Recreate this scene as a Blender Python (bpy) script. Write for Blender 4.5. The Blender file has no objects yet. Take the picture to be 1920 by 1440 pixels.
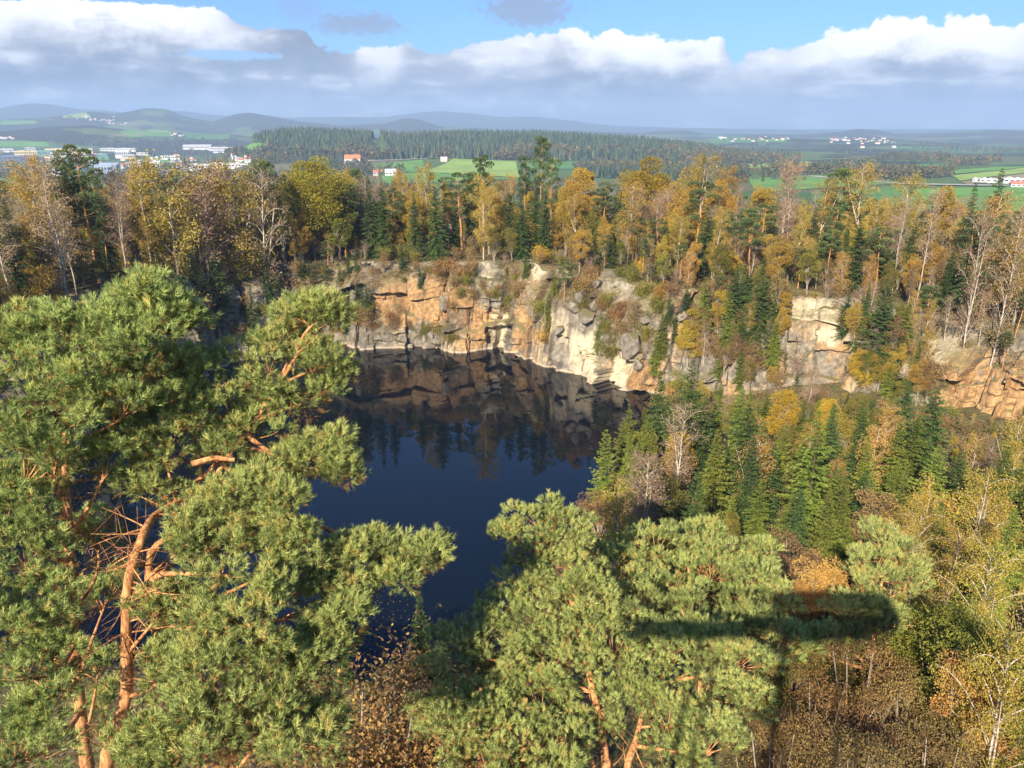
import bpy, math, random
import numpy as np
from mathutils import Vector, Matrix

# ------------------------------------------------------------------ camera, sky, sun, exposure
PITCH = math.radians(18.0); FPX = 1450.0; CAMZ = 50.0
S = bpy.context.scene
COL = S.collection
cam_d = bpy.data.cameras.new("camera"); cam = bpy.data.objects.new("camera", cam_d); COL.objects.link(cam)
cam.location = (0, 0, CAMZ); cam.rotation_euler = (math.pi / 2 - PITCH, 0, 0)
cam_d.sensor_width = 36; cam_d.lens = 36 * FPX / 1920; cam_d.clip_start = 0.3; cam_d.clip_end = 60000
S.camera = cam
SUN_EL = math.radians(29.5); SUN_AZ = math.radians(180 + 23.5)      # compass bearing, clockwise from +Y
SUN_STRENGTH = 5.0; SKY_STRENGTH = 0.055
S.view_settings.view_transform = 'Standard'; S.view_settings.look = 'None'
S.view_settings.exposure = 1.25; S.view_settings.gamma = 1.0
S.cycles.use_denoising = True
S.cycles.max_bounces = 6; S.cycles.diffuse_bounces = 3; S.cycles.glossy_bounces = 3
S.cycles.transmission_bounces = 4; S.cycles.volume_bounces = 0
S.cycles.use_adaptive_sampling = True; S.cycles.adaptive_threshold = 0.02

sun_d = bpy.data.lights.new("sun", 'SUN'); sun = bpy.data.objects.new("sun", sun_d); COL.objects.link(sun)
sun_d.energy = SUN_STRENGTH; sun_d.angle = math.radians(0.55); sun_d.color = (1.0, 0.90, 0.73)
to_sun = Vector((math.sin(SUN_AZ) * math.cos(SUN_EL), math.cos(SUN_AZ) * math.cos(SUN_EL), math.sin(SUN_EL)))
sun.rotation_euler = to_sun.to_track_quat('Z', 'Y').to_euler()
sun.location = (0, -50, 120)

# picture helpers: a pixel of the 1920 x 1440 photograph as a direction / a point in the world
CP, SP = math.cos(PITCH), math.sin(PITCH)
def ray(px, py):
    u, v = px - 960.0, 720.0 - py
    return np.array([u, FPX * CP + v * SP, -FPX * SP + v * CP])
def at_y(px, py, y):
    d = ray(px, py); p = d * (y / d[1]); p[2] += CAMZ; return p
def at_z(px, py, z=0.0):
    d = ray(px, py); t = (z - CAMZ) / d[2]; p = d * t; p[2] += CAMZ; return p
def to_px(p):
    x, y, z = p[0], p[1], p[2] - CAMZ
    f = y * CP - z * SP; u = y * SP + z * CP
    return 960 + FPX * x / f, 720 - FPX * u / f
def azel(px, py):
    d = ray(px, py); return math.degrees(math.atan2(d[0], d[1])), math.degrees(math.asin(d[2] / np.linalg.norm(d)))

# ---- node helper
class NT:
    def __init__(s, tree): s.t = tree; s.n = tree.nodes; s.l = tree.links
    def new(s, typ, **kw):
        n = s.n.new(typ)
        for k, v in kw.items(): setattr(n, k, v)
        return n
    def put(s, sock, v):
        if isinstance(v, bpy.types.NodeSocket): s.l.new(v, sock)
        elif v is not None:
            try: sock.default_value = v
            except Exception: sock.default_value = tuple(v) + (1.0,)
    def math(s, op, a, b=None, c=None, clamp=False):
        n = s.new('ShaderNodeMath', operation=op, use_clamp=clamp)
        for i, v in enumerate((a, b, c)):
            if v is not None: s.put(n.inputs[i], v)
        return n.outputs[0]
    def vec(s, op, a, b=None, scale=None):
        n = s.new('ShaderNodeVectorMath', operation=op)
        s.put(n.inputs[0], a)
        if b is not None: s.put(n.inputs[1], b)
        if scale is not None: s.put(n.inputs['Scale'], scale)
        return n.outputs['Value'] if op in ('LENGTH', 'DOT_PRODUCT', 'DISTANCE') else n.outputs[0]
    def mix(s, f, a, b, blend='MIX'):
        n = s.new('ShaderNodeMix', data_type='RGBA', blend_type=blend)
        s.put(n.inputs[0], f); s.put(n.inputs[6], a); s.put(n.inputs[7], b)
        return n.outputs[2]
    def smooth(s, x, a, b, lo=0.0, hi=1.0):
        n = s.new('ShaderNodeMapRange', interpolation_type='SMOOTHSTEP')
        s.put(n.inputs[0], x); n.inputs[1].default_value = a; n.inputs[2].default_value = b
        n.inputs[3].default_value = lo; n.inputs[4].default_value = hi
        return n.outputs[0]
    def noise(s, v, scale, detail=4.0, rough=0.55, out=0, dist=0.0):
        n = s.new('ShaderNodeTexNoise'); s.put(n.inputs['Vector'], v)
        n.inputs['Scale'].default_value = scale; n.inputs['Detail'].default_value = detail
        n.inputs['Roughness'].default_value = rough; n.inputs['Distortion'].default_value = dist
        return n.outputs[out]
    def curve(s, x, pts, lo, hi, xlo, xhi):
        """piecewise curve x -> y, given as points in real units"""
        m = s.new('ShaderNodeMapRange'); s.put(m.inputs[0], x)
        m.inputs[1].default_value = xlo; m.inputs[2].default_value = xhi
        fc = s.new('ShaderNodeFloatCurve'); c = fc.mapping.curves[0]
        P = sorted(((a - xlo) / (xhi - xlo), (b - lo) / (hi - lo)) for a, b in pts)
        P = [(0.0, P[0][1])] + [p for p in P if 0 < p[0] < 1] + [(1.0, P[-1][1])]
        while len(c.points) < len(P): c.points.new(0.5, 0.5)
        for q, (a, b) in zip(c.points, P): q.location = (a, b); q.handle_type = 'AUTO_CLAMPED'
        fc.mapping.update()
        s.l.new(m.outputs[0], fc.inputs['Value'])
        return s.math('MULTIPLY_ADD', fc.outputs[0], hi - lo, lo)

def build_world():
    w = bpy.data.worlds.new("World"); S.world = w; w.use_nodes = True
    T = NT(w.node_tree); T.n.clear()
    out = T.new('ShaderNodeOutputWorld'); bg = T.new('ShaderNodeBackground')
    T.l.new(bg.outputs[0], out.inputs[0]); bg.inputs[1].default_value = SKY_STRENGTH
    sky = T.new('ShaderNodeTexSky', sky_type='NISHITA'); sky.sun_disc = False
    sky.sun_elevation = SUN_EL; sky.sun_rotation = SUN_AZ; sky.altitude = 500; sky.air_density = 1.0; sky.dust_density = 0.6; sky.ozone_density = 2.0
    tc = T.new('ShaderNodeTexCoord'); sep = T.new('ShaderNodeSeparateXYZ'); T.l.new(tc.outputs['Generated'], sep.inputs[0])
    U = T.math('MULTIPLY', T.math('ARCTAN2', sep.outputs[0], sep.outputs[1]), 57.2958)
    V = T.math('MULTIPLY', T.math('ARCSINE', sep.outputs[2]), 57.2958)
    comb = T.new('ShaderNodeCombineXYZ'); T.put(comb.inputs[0], U); T.put(comb.inputs[1], T.math('MULTIPLY', V, 1.25))
    P = comb.outputs[0]
    n1 = T.noise(P, 0.42, 5.0, 0.58)
    n2 = T.noise(P, 1.9, 6.0, 0.62)
    comb2 = T.new('ShaderNodeCombineXYZ'); T.put(comb2.inputs[0], U); T.put(comb2.inputs[1], T.math('MULTIPLY', V, 5.0)); comb2.inputs[2].default_value = 7.3
    n3 = T.noise(comb2.outputs[0], 0.16, 4.0, 0.5)          # long flat streaks
    # round billows along the cloud tops
    vo = T.new('ShaderNodeTexVoronoi', feature='SMOOTH_F1'); T.put(vo.inputs['Vector'], T.vec('ADD', P, T.vec('SCALE', T.noise(P, 0.9, 3.0, 0.5, out=1), scale=0.9)))
    vo.inputs['Scale'].default_value = 0.55; vo.inputs['Smoothness'].default_value = 0.4
    bil = T.math('SUBTRACT', 0.5, vo.outputs['Distance'])
    tops = [(-1200, 60), (-500, 20), (0, 4), (60, 0), (140, -4), (190, -2), (260, 8), (350, 10), (415, 18), (470, 42), (560, 52), (596, 78), (640, 90), (690, 84), (745, 78), (790, 88),
            (880, 80), (940, 66), (1010, 60), (1060, 52), (1110, 58), (1160, 56), (1195, 68), (1225, 62), (1262, 70), (1300, 66), (1345, 72), (1368, 100), (1384, 118), (1400, 100), (1450, 90),
            (1520, 78), (1560, 62), (1620, 46), (1680, 26), (1720, 28), (1755, 38), (1780, 28), (1830, 34), (1870, 46), (1920, 44), (2300, 40), (3000, 70)]
    white = [(-1200, .5), (0, .85), (60, .8), (150, .95), (280, .95), (400, .8), (440, .45), (500, .15), (590, .05), (660, .2), (700, .8), (750, .7), (780, .2), (860, .25), (930, .7), (1000, .7), (1070, .9),
             (1150, 1), (1240, 1), (1300, .95), (1350, .9), (1372, .3), (1400, .45), (1480, .7), (1560, .95), (1680, 1.15), (1800, 1.15), (1920, .9), (2300, .8), (3000, .5)]
    A = lambda px: azel(px, 80)[0]
    top = T.curve(U, [(A(px), azel(px, py)[1]) for px, py in tops], 2.0, 12.0, A(-1200), A(3000))
    wht = T.curve(U, [(A(px), v) for px, v in white], 0.0, 1.2, A(-1200), A(3000))
    dn = T.math('ADD', T.math('MULTIPLY', T.math('SUBTRACT', n1, 0.5), 1.3), T.math('ADD', T.math('MULTIPLY', bil, 0.75), T.math('MULTIPLY', T.math('SUBTRACT', n2, 0.5), 0.85)))
    depth = T.math('SUBTRACT', T.math('ADD', top, dn), V)                 # degrees below the ragged cloud top
    mask = T.smooth(depth, 0.0, 0.26)
    dsh = T.math('ADD', depth, T.math('MULTIPLY', T.math('SUBTRACT', n1, 0.5), 3.0))
    dsh = T.math('SUBTRACT', dsh, T.math('MULTIPLY', bil, 1.6))
    lit = T.math('MULTIPLY', T.smooth(dsh, 3.3, 0.6), wht)
    lit2 = T.math('ADD', lit, T.math('MULTIPLY', T.math('MULTIPLY', T.smooth(n3, 0.48, 0.68), T.smooth(n1, 0.42, 0.62)), 0.55), clamp=True)
    grey = T.mix(T.smooth(T.math('MULTIPLY_ADD', n1, 0.5, T.math('MULTIPLY', n3, 0.5)), 0.38, 0.62), (0.10, 0.125, 0.17), (0.35, 0.36, 0.40))
    ccol = T.mix(lit2, grey, (1.12, 1.08, 1.05))
    lowv = T.smooth(V, 3.2, 0.0)
    ccol = T.mix(T.math('MULTIPLY', lowv, 0.6), ccol, (0.19, 0.26, 0.38))
    # lone scraps of grey cloud above the bank and one clear slit inside it
    def ell(px, py, rx, ry):
        a, e = azel(px, py)
        d = T.vec('LENGTH', T.vec('MULTIPLY', T.vec('SUBTRACT', P, (a, e * 1.25, 0)), (1 / (rx * 0.036), 1 / (ry * 0.045), 0)))
        d = T.math('ADD', d, T.math('MULTIPLY', T.math('SUBTRACT', n2, 0.5), 1.5))
        return T.smooth(T.math('ADD', d, T.math('MULTIPLY', T.math('SUBTRACT', n1, 0.5), 1.2)), 1.15, 0.55)
    scrap = T.math('MAXIMUM', T.math('MAXIMUM', ell(672, 46, 85, 24), ell(992, 20, 95, 30)), T.math('MULTIPLY', ell(560, 14, 50, 26), 0.45))
    slit = T.math('MULTIPLY', ell(425, 103, 95, 9), 0.85)
    skyc = T.vec('MULTIPLY', sky.outputs[0], SKY_TINT)
    k = 1.0 / SKY_STRENGTH
    base = T.mix(T.math('MULTIPLY', scrap, 0.8), skyc, (0.13 * k, 0.15 * k, 0.20 * k))
    cm = T.math('MULTIPLY', mask, T.math('SUBTRACT', 1.0, slit))
    up = T.smooth(V, 60.0, 14.0)
    fin = T.mix(T.math('MULTIPLY', cm, up), base, T.vec('SCALE', ccol, scale=k * CLOUD_GAIN))
    T.put(bg.inputs[0], fin)
SKY_TINT = (0.48, 0.85, 1.38); CLOUD_GAIN = 0.6
build_world()

# ------------------------------------------------------------------ numpy helpers
def vnoise(x, y, seed=0):
    x = np.asarray(x, float); y = np.asarray(y, float)
    xi = np.floor(x).astype(np.int64); yi = np.floor(y).astype(np.int64); fx = x - xi; fy = y - yi
    def h(a, b):
        n = (a * 374761393 + b * 668265263 + seed * 1442695041) & 0xFFFFFFFF
        n = ((n ^ (n >> 13)) * 1274126177) & 0xFFFFFFFF
        n = ((n ^ (n >> 16)) * 2246822519) & 0xFFFFFFFF
        return ((n ^ (n >> 15)) & 0xFFFF) / 65535.0
    sx = fx * fx * (3 - 2 * fx); sy = fy * fy * (3 - 2 * fy)
    a = h(xi, yi); b = h(xi + 1, yi); c = h(xi, yi + 1); d = h(xi + 1, yi + 1)
    return (a + (b - a) * sx) * (1 - sy) + (c + (d - c) * sx) * sy
def fbm(x, y, seed=0, o=4):
    s = 0; a = 0.5; t = 0
    for i in range(o):
        s = s + a * vnoise(x * 2 ** i, y * 2 ** i, seed + i * 17); t += a; a *= 0.5
    return s / t
def sstep(a, b, x):
    t = np.clip((x - a) / (b - a), 0, 1); return t * t * (3 - 2 * t)
def poly_sd(x, y, poly):
    """signed distance to a closed polygon, negative inside"""
    x = np.asarray(x, float); y = np.asarray(y, float)
    d = np.full(x.shape, 1e18); ins = np.zeros(x.shape, bool); n = len(poly)
    for i in range(n):
        ax, ay = poly[i]; bx, by = poly[(i + 1) % n]
        ex, ey = bx - ax, by - ay
        t = np.clip(((x - ax) * ex + (y - ay) * ey) / (ex * ex + ey * ey), 0, 1)
        d = np.minimum(d, (x - ax - t * ex) ** 2 + (y - ay - t * ey) ** 2)
        c = ((ay > y) != (by > y))
        with np.errstate(divide='ignore', invalid='ignore'):
            xx = ax + (y - ay) * ex / (ey if ey != 0 else 1e-9)
        ins ^= c & (x < xx)
    d = np.sqrt(d); return np.where(ins, -d, d)

def make_mesh(name, V, F, mats, midx=None, attrs=None, smooth=False):
    """V (n,3), F: one (m,k) array or a list of them"""
    me = bpy.data.meshes.new(name)
    Fs = F if isinstance(F, list) and np.ndim(F[0]) == 2 else [F]
    Fs = [np.asarray(f, np.int32) for f in Fs if len(f)]
    V = np.asarray(V, np.float32)
    me.vertices.add(len(V)); me.vertices.foreach_set('co', V.ravel())
    loops = np.concatenate([f.ravel() for f in Fs]); tot = np.concatenate([np.full(len(f), f.shape[1], np.int32) for f in Fs])
    start = np.concatenate([[0], np.cumsum(tot)[:-1]]).astype(np.int32)
    me.loops.add(len(loops)); me.loops.foreach_set('vertex_index', loops.astype(np.int32))
    me.polygons.add(len(tot)); me.polygons.foreach_set('loop_start', start)
    try: me.polygons.foreach_set('loop_total', tot)
    except Exception: pass
    if midx is not None: me.polygons.foreach_set('material_index', np.asarray(midx, np.int32))
    me.polygons.foreach_set('use_smooth', np.full(len(tot), bool(smooth)))
    for m in (mats if isinstance(mats, (list, tuple)) else [mats]): me.materials.append(m)
    for k, a in (attrs or {}).items():
        a = np.asarray(a, np.float32)
        if a.ndim == 1: at = me.attributes.new(k, 'FLOAT', 'POINT'); at.data.foreach_set('value', a)
        else:
            at = me.attributes.new(k, 'FLOAT_COLOR', 'POINT')
            at.data.foreach_set('color', np.concatenate([a, np.ones((len(a), 1), np.float32)], 1).ravel())
    me.update(calc_edges=True); me.validate()
    return me
def put(name, me, parent=None, loc=None):
    o = bpy.data.objects.new(name, me); COL.objects.link(o)
    if parent is not None: o.parent = parent
    if loc is not None: o.location = loc
    return o
def struct(o): o['kind'] = 'structure'; return o
def empty(name, loc=(0, 0, 0), rz=0.0):
    o = bpy.data.objects.new(name, None); COL.objects.link(o); o.location = loc; o.rotation_euler = (0, 0, rz); return o

# ------------------------------------------------------------------ materials
def new_mat(name, rough=0.9, spec=0.2):
    m = bpy.data.materials.new(name); m.use_nodes = True; T = NT(m.node_tree)
    b = T.n['Principled BSDF']; b.inputs['Roughness'].default_value = rough; b.inputs['Specular IOR Level'].default_value = spec
    return m, T, b
def attr(T, name, out='Fac'):
    return T.new('ShaderNodeAttribute', attribute_name=name).outputs[out]
def obj_rand(T): return T.new('ShaderNodeObjectInfo').outputs['Random']
def leaf_mat(name, a, b, c=None, trans=0.35, hue=0.03, val=0.35, rough=0.6, spec=0.25, inner=None):
    """a..b by leaf, c now and then; every tree shifts a little as a whole"""
    m = bpy.data.materials.new(name); m.use_nodes = True; T = NT(m.node_tree); T.n.clear()
    out = T.new('ShaderNodeOutputMaterial')
    v = attr(T, 'var')
    col = T.mix(T.smooth(v, 0.0, 0.8), a, b)
    if c is not None: col = T.mix(T.smooth(v, 0.78, 0.95), col, c)
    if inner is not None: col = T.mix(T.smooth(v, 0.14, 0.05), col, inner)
    r = obj_rand(T)
    h = T.new('ShaderNodeHueSaturation'); T.put(h.inputs['Color'], col)
    T.put(h.inputs['Hue'], T.math('MULTIPLY_ADD', r, hue, 0.5 - hue / 2))
    T.put(h.inputs['Value'], T.math('MULTIPLY_ADD', T.math('FRACT', T.math('MULTIPLY', r, 7.13)), val, 1 - val / 2))
    h.inputs['Saturation'].default_value = 1.0
    b1 = T.new('ShaderNodeBsdfPrincipled'); T.put(b1.inputs['Base Color'], h.outputs[0]); b1.inputs['Roughness'].default_value = rough; b1.inputs['Specular IOR Level'].default_value = spec
    tr = T.new('ShaderNodeBsdfTranslucent'); T.put(tr.inputs['Color'], h.outputs[0])
    ms = T.new('ShaderNodeMixShader'); ms.inputs[0].default_value = trans
    T.l.new(b1.outputs[0], ms.inputs[1]); T.l.new(tr.outputs[0], ms.inputs[2]); T.l.new(ms.outputs[0], out.inputs[0])
    return m
def bark_mat(name, a, b, scale=6.0, stretch=0.25, bump=0.4):
    m, T, p = new_mat(name, 0.9, 0.15)
    tc = T.new('ShaderNodeTexCoord').outputs['Object']
    v = T.vec('MULTIPLY', tc, (1, 1, stretch))
    n = T.noise(v, scale, 5, 0.65)
    T.put(p.inputs['Base Color'], T.mix(T.smooth(n, 0.35, 0.65), a, b))
    bp = T.new('ShaderNodeBump'); bp.inputs['Strength'].default_value = bump; bp.inputs['Distance'].default_value = 0.03
    T.put(bp.inputs['Height'], n); T.l.new(bp.outputs[0], p.inputs['Normal'])
    return m
M = {}
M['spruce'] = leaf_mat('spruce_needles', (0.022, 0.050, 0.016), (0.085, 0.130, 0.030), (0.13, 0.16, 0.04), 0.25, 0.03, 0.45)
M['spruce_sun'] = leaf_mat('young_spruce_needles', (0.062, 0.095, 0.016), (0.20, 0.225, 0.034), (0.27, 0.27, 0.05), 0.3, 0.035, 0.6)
M['pine'] = leaf_mat('pine_needles', (0.05, 0.085, 0.03), (0.13, 0.17, 0.055), (0.19, 0.19, 0.06), 0.25, 0.03, 0.4)
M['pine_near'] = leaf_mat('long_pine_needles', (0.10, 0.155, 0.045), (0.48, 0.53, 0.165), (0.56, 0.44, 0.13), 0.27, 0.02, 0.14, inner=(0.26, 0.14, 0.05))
M['gold'] = leaf_mat('golden_leaves', (0.30, 0.215, 0.045), (0.56, 0.41, 0.085), (0.56, 0.33, 0.07), 0.45, 0.03, 0.3)
M['yellow'] = leaf_mat('yellow_leaves', (0.46, 0.31, 0.03), (0.68, 0.47, 0.05), (0.62, 0.33, 0.04), 0.45, 0.02, 0.25)
M['orange'] = leaf_mat('orange_leaves', (0.42, 0.23, 0.07), (0.64, 0.39, 0.11), (0.62, 0.45, 0.09), 0.45, 0.02, 0.25)
M['oak'] = leaf_mat('oak_leaves', (0.21, 0.175, 0.02), (0.44, 0.35, 0.04), (0.50, 0.31, 0.05), 0.4, 0.03, 0.2)
M['amber'] = leaf_mat('amber_leaves', (0.31, 0.20, 0.035), (0.54, 0.37, 0.065), (0.52, 0.33, 0.06), 0.4, 0.03, 0.25)
M['olive'] = leaf_mat('olive_leaves', (0.12, 0.125, 0.025), (0.29, 0.265, 0.045), (0.40, 0.29, 0.07), 0.4, 0.04, 0.35)
M['brown'] = leaf_mat('brown_leaves', (0.20, 0.125, 0.055), (0.38, 0.25, 0.10), (0.50, 0.30, 0.10), 0.4, 0.03, 0.3)
M['rust'] = leaf_mat('rust_leaves', (0.23, 0.125, 0.05), (0.42, 0.25, 0.085), (0.55, 0.38, 0.11), 0.4, 0.03, 0.3)
M['twig'] = leaf_mat('dry_twigs', (0.26, 0.17, 0.11), (0.42, 0.29, 0.18), (0.52, 0.36, 0.18), 0.3, 0.02, 0.3)
M['bark_pine'] = bark_mat('orange_pine_bark', (0.27, 0.115, 0.045), (0.64, 0.32, 0.13), 9.0, 0.35, 0.6)
M['bark_dark'] = bark_mat('dark_bark', (0.045, 0.033, 0.024), (0.12, 0.09, 0.065))
M['bark_grey'] = bark_mat('grey_bark', (0.15, 0.12, 0.09), (0.34, 0.29, 0.23))
M['bark_birch'] = bark_mat('white_birch_bark', (0.28, 0.22, 0.16), (0.56, 0.48, 0.39), 3.0, 1.5, 0.1)

# ------------------------------------------------------------------ terrain
LAKE = [(-79, 118), (-76, 150), (-65, 176), (-44, 189), (-33, 187), (-3, 185), (15, 171), (33, 147), (32, 134), (22, 122), (16, 111), (11, 99), (8.3, 92), (4, 78), (-4, 68), (-12, 62), (-25, 58), (-45, 60), (-65, 75), (-75, 98)]
CLIFF = [(-76, 84), (-74.5, 118), (-72.5, 150), (-61.5, 172.5), (-44.5, 184.5), (-34, 182), (-20, 181.5), (-5, 179.7), (3, 174), (11.5, 166.5), (20, 156), (29, 145), (42, 141), (50, 140.5), (57, 137), (64, 124), (73, 113.5), (84, 100), (94, 84)]
PIT = CLIFF + [(104, 60), (110, -80), (-95, -80), (-82, 60)]
def ridge_fn(r0, s, prof, off=0.0):
    az = np.array([azel(px, py)[0] for px, py in prof]); el = np.array([azel(px, py)[1] for px, py in prof])
    def f(a, r):
        e = np.interp(a, az, el)
        return CAMZ + r0 * np.tan(np.radians(e)) - off, np.exp(-np.abs((r - r0) / s) ** 1.7 / 1.6)
    return f
RIDGES = [
    ridge_fn(2450, 330, [(-900, 330), (-300, 320), (300, 310), (420, 285), (450, 265), (490, 248), (550, 240), (640, 243), (760, 250), (860, 247), (1000, 247), (1100, 252), (1200, 258), (1300, 268), (1400, 284), (1480, 298), (1600, 320), (2600, 330)], 20),
    ridge_fn(5000, 560, [(-900, 240), (-200, 246), (0, 246), (100, 238), (170, 236), (240, 244), (330, 250), (430, 254), (520, 262), (700, 262), (1000, 266), (1300, 264), (1390, 256), (1450, 258), (1560, 262), (1640, 260), (1760, 268), (1860, 279), (1920, 272), (2100, 262), (2900, 262)]),
    ridge_fn(7600, 900, [(-900, 224), (-200, 222), (0, 226), (100, 220), (170, 209), (215, 214), (250, 208), (272, 203), (310, 204), (345, 219), (400, 229), (440, 214), (470, 211), (510, 218), (560, 228), (640, 236), (720, 233), (760, 221), (790, 225), (820, 236), (900, 242), (1060, 246), (1180, 249), (1280, 244), (1340, 252), (1500, 252), (1570, 248), (1610, 241), (1640, 243), (1680, 252), (1780, 249), (1860, 243), (1920, 246), (2100, 238), (2900, 240)]),
    ridge_fn(12500, 1700, [(-900, 195), (-200, 200), (0, 203), (40, 195), (75, 193), (110, 198), (150, 205), (190, 206), (250, 214), (330, 207), (370, 212), (420, 217), (520, 221), (620, 219), (720, 220), (790, 210), (830, 208), (880, 212), (940, 220), (1000, 218), (1060, 225), (1150, 236), (1300, 240), (1500, 243), (1700, 242), (1920, 243), (2900, 235)]),
]
def height(x, y, fine=True):
    x = np.asarray(x, float); y = np.asarray(y, float)
    r = np.hypot(x, y); a = np.degrees(np.arctan2(x, y))
    plat = 20 + (fbm(x / 40, y / 40, 3) - 0.5) * 3.0 + (fbm(x / 9, y / 9, 4) - 0.5) * 0.6
    val = -58 + 30 * sstep(-24, -6, a) + 6 * sstep(4, 20, a)
    t = sstep(235, 1050, r)
    z = plat * (1 - t) + (val + (fbm(x / 600, y / 600, 8) - 0.5) * 26 * sstep(900, 2500, r)) * t
    rough = (fbm(x / 300, y / 300, 9) - 0.5) * sstep(1500, 4000, r)
    for i, f in enumerate(RIDGES):
        c, g = f(a, r)
        z = np.maximum(z, z + (c + rough * (14 if i else 6) - z) * g)
    # the quarry
    m = r < 420
    if np.any(m):
        xm, ym = x[m], y[m]; zz = z[m]
        sl = poly_sd(xm, ym, LAKE); sp = poly_sd(xm, ym, PIT)
        dry = np.clip(0.5 + 0.17 * sl, 0.5, 7.5) + (fbm(xm / 5, ym / 5, 11) - 0.5) * 1.6 * sstep(1, 6, sl)
        floor = np.where(sl < 0, np.maximum(-4.0, 0.5 + sl * 1.5), dry)
        bank = 1 - sstep(0, 1, (ym - (34 + 0.10 * np.abs(xm + 12) + 4 * (fbm(xm / 15, ym / 15, 12) - 0.5))) / 24.0)
        pit = floor + (zz - floor) * np.maximum(sstep(0, 2.5, sp - 7.5 - 3.0 * sstep(25, 45, xm)), bank)
        z = z.copy(); z[m] = pit
    return z
def h1(x, y): return float(height(np.array([x]), np.array([y]))[0])
_T = np.concatenate([np.geomspace(8, 18000, 5200)])
def on_ground(px, py):
    """where the sight line through a pixel first meets the terrain"""
    d = ray(px, py); d = d / d[1]
    z = CAMZ + d[2] * _T - height(d[0] * _T, _T)
    i = int(np.argmax(z < 0)) if np.any(z < 0) else len(_T) - 1
    t0, t1 = _T[max(i - 1, 0)], _T[i]; z0, z1 = z[max(i - 1, 0)], z[i]
    t = t0 + (t1 - t0) * (z0 / (z0 - z1) if z0 != z1 else 0)
    return np.array([d[0] * t, t, CAMZ + d[2] * t])

def build_ground():
    m, T, p = new_mat('ground', 0.95, 0.1)
    pos = T.new('ShaderNodeNewGeometry').outputs['Position']
    cov = attr(T, 'cover')
    # woodland floor: litter, moss, dry grass
    a = T.noise(pos, 0.25, 5, 0.6); b = T.noise(pos, 2.5, 4, 0.65)
    wood = T.mix(T.smooth(a, 0.4, 0.62), (0.085, 0.058, 0.034), (0.10, 0.105, 0.038))
    wood = T.mix(T.smooth(b, 0.45, 0.7), wood, (0.22, 0.15, 0.075))
    # open country: a patchwork of meadow, stubble, bare soil and wood
    w = T.vec('ADD', pos, T.vec('SCALE', T.noise(pos, 0.004, 2, 0.5, out=1), scale=160.0))
    vo = T.new('ShaderNodeTexVoronoi'); T.put(vo.inputs['Vector'], T.vec('MULTIPLY', w, (0.0032, 0.0046, 0))); vo.inputs['Scale'].default_value = 1.0
    sc = T.new('ShaderNodeSeparateColor'); T.l.new(vo.outputs['Color'], sc.inputs[0])
    rr = T.new('ShaderNodeValToRGB'); rr.color_ramp.interpolation = 'CONSTANT'
    els = [(0.0, (0.055, 0.12, 0.025)), (0.22, (0.10, 0.16, 0.035)), (0.42, (0.13, 0.115, 0.055)), (0.54, (0.075, 0.15, 0.03)), (0.72, (0.16, 0.14, 0.08)), (0.82, (0.09, 0.17, 0.04))]
    e = rr.color_ramp.elements
    while len(e) < len(els): e.new(0.5)
    for q, (x, c) in zip(e, els): q.position = x; q.color = c + (1,)
    T.l.new(sc.outputs[0], rr.inputs[0])
    fld = T.mix(T.smooth(T.noise(pos, 0.02, 4, 0.6), 0.3, 0.8), rr.outputs[0], (0.11, 0.13, 0.05))
    wn = T.noise(T.vec('MULTIPLY', pos, (1, 1, 0)), 0.0016, 5, 0.62)
    th = T.math('ADD', wn, attr(T, 'woody'))
    dark = T.mix(T.noise(pos, 0.03, 4, 0.7), (0.016, 0.030, 0.018), (0.07, 0.058, 0.032))
    fld = T.mix(T.smooth(th, 0.50, 0.53), fld, dark)
    T.put(p.inputs['Base Color'], T.mix(cov, wood, fld))
    bp = T.new('ShaderNodeBump'); bp.inputs['Strength'].default_value = 0.6; bp.inputs['Distance'].default_value = 0.3
    T.put(bp.inputs['Height'], b); T.l.new(bp.outputs[0], p.inputs['Normal'])
    rs = np.concatenate([[0.5], np.geomspace(4, 60, 90), np.geomspace(60, 260, 170)[1:], np.geomspace(260, 16500, 330)[1:]])
    az = np.radians(np.concatenate([np.arange(-62, 62.01, 0.45), np.linspace(62, 298, 48)[1:-1]]))
    R, A = np.meshgrid(rs, az, indexing='ij'); X = R * np.sin(A); Y = R * np.cos(A)
    Z = height(X, Y)
    n, k = R.shape
    i = np.arange(n - 1)[:, None] * k; j = np.arange(k)[None, :]; j2 = (j + 1) % k
    F = np.stack([i + j, i + k + j, i + k + j2, i + j2], -1).reshape(-1, 4)[:, ::-1]
    cover = sstep(330, 620, R.ravel())
    ad = np.degrees(A.ravel())
    woody = -0.05 + 0.07 * sstep(2600, 4200, R.ravel()) + 0.07 * sstep(10, 150, Z.ravel()) * sstep(3500, 6500, R.ravel()) + 0.08 * sstep(6500, 9000, R.ravel())
    g = put('ground', make_mesh('ground', np.stack([X, Y, Z], -1).reshape(-1, 3), F, m, attrs={'cover': cover, 'woody': woody}, smooth=True))
    struct(g)
build_ground()

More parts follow.
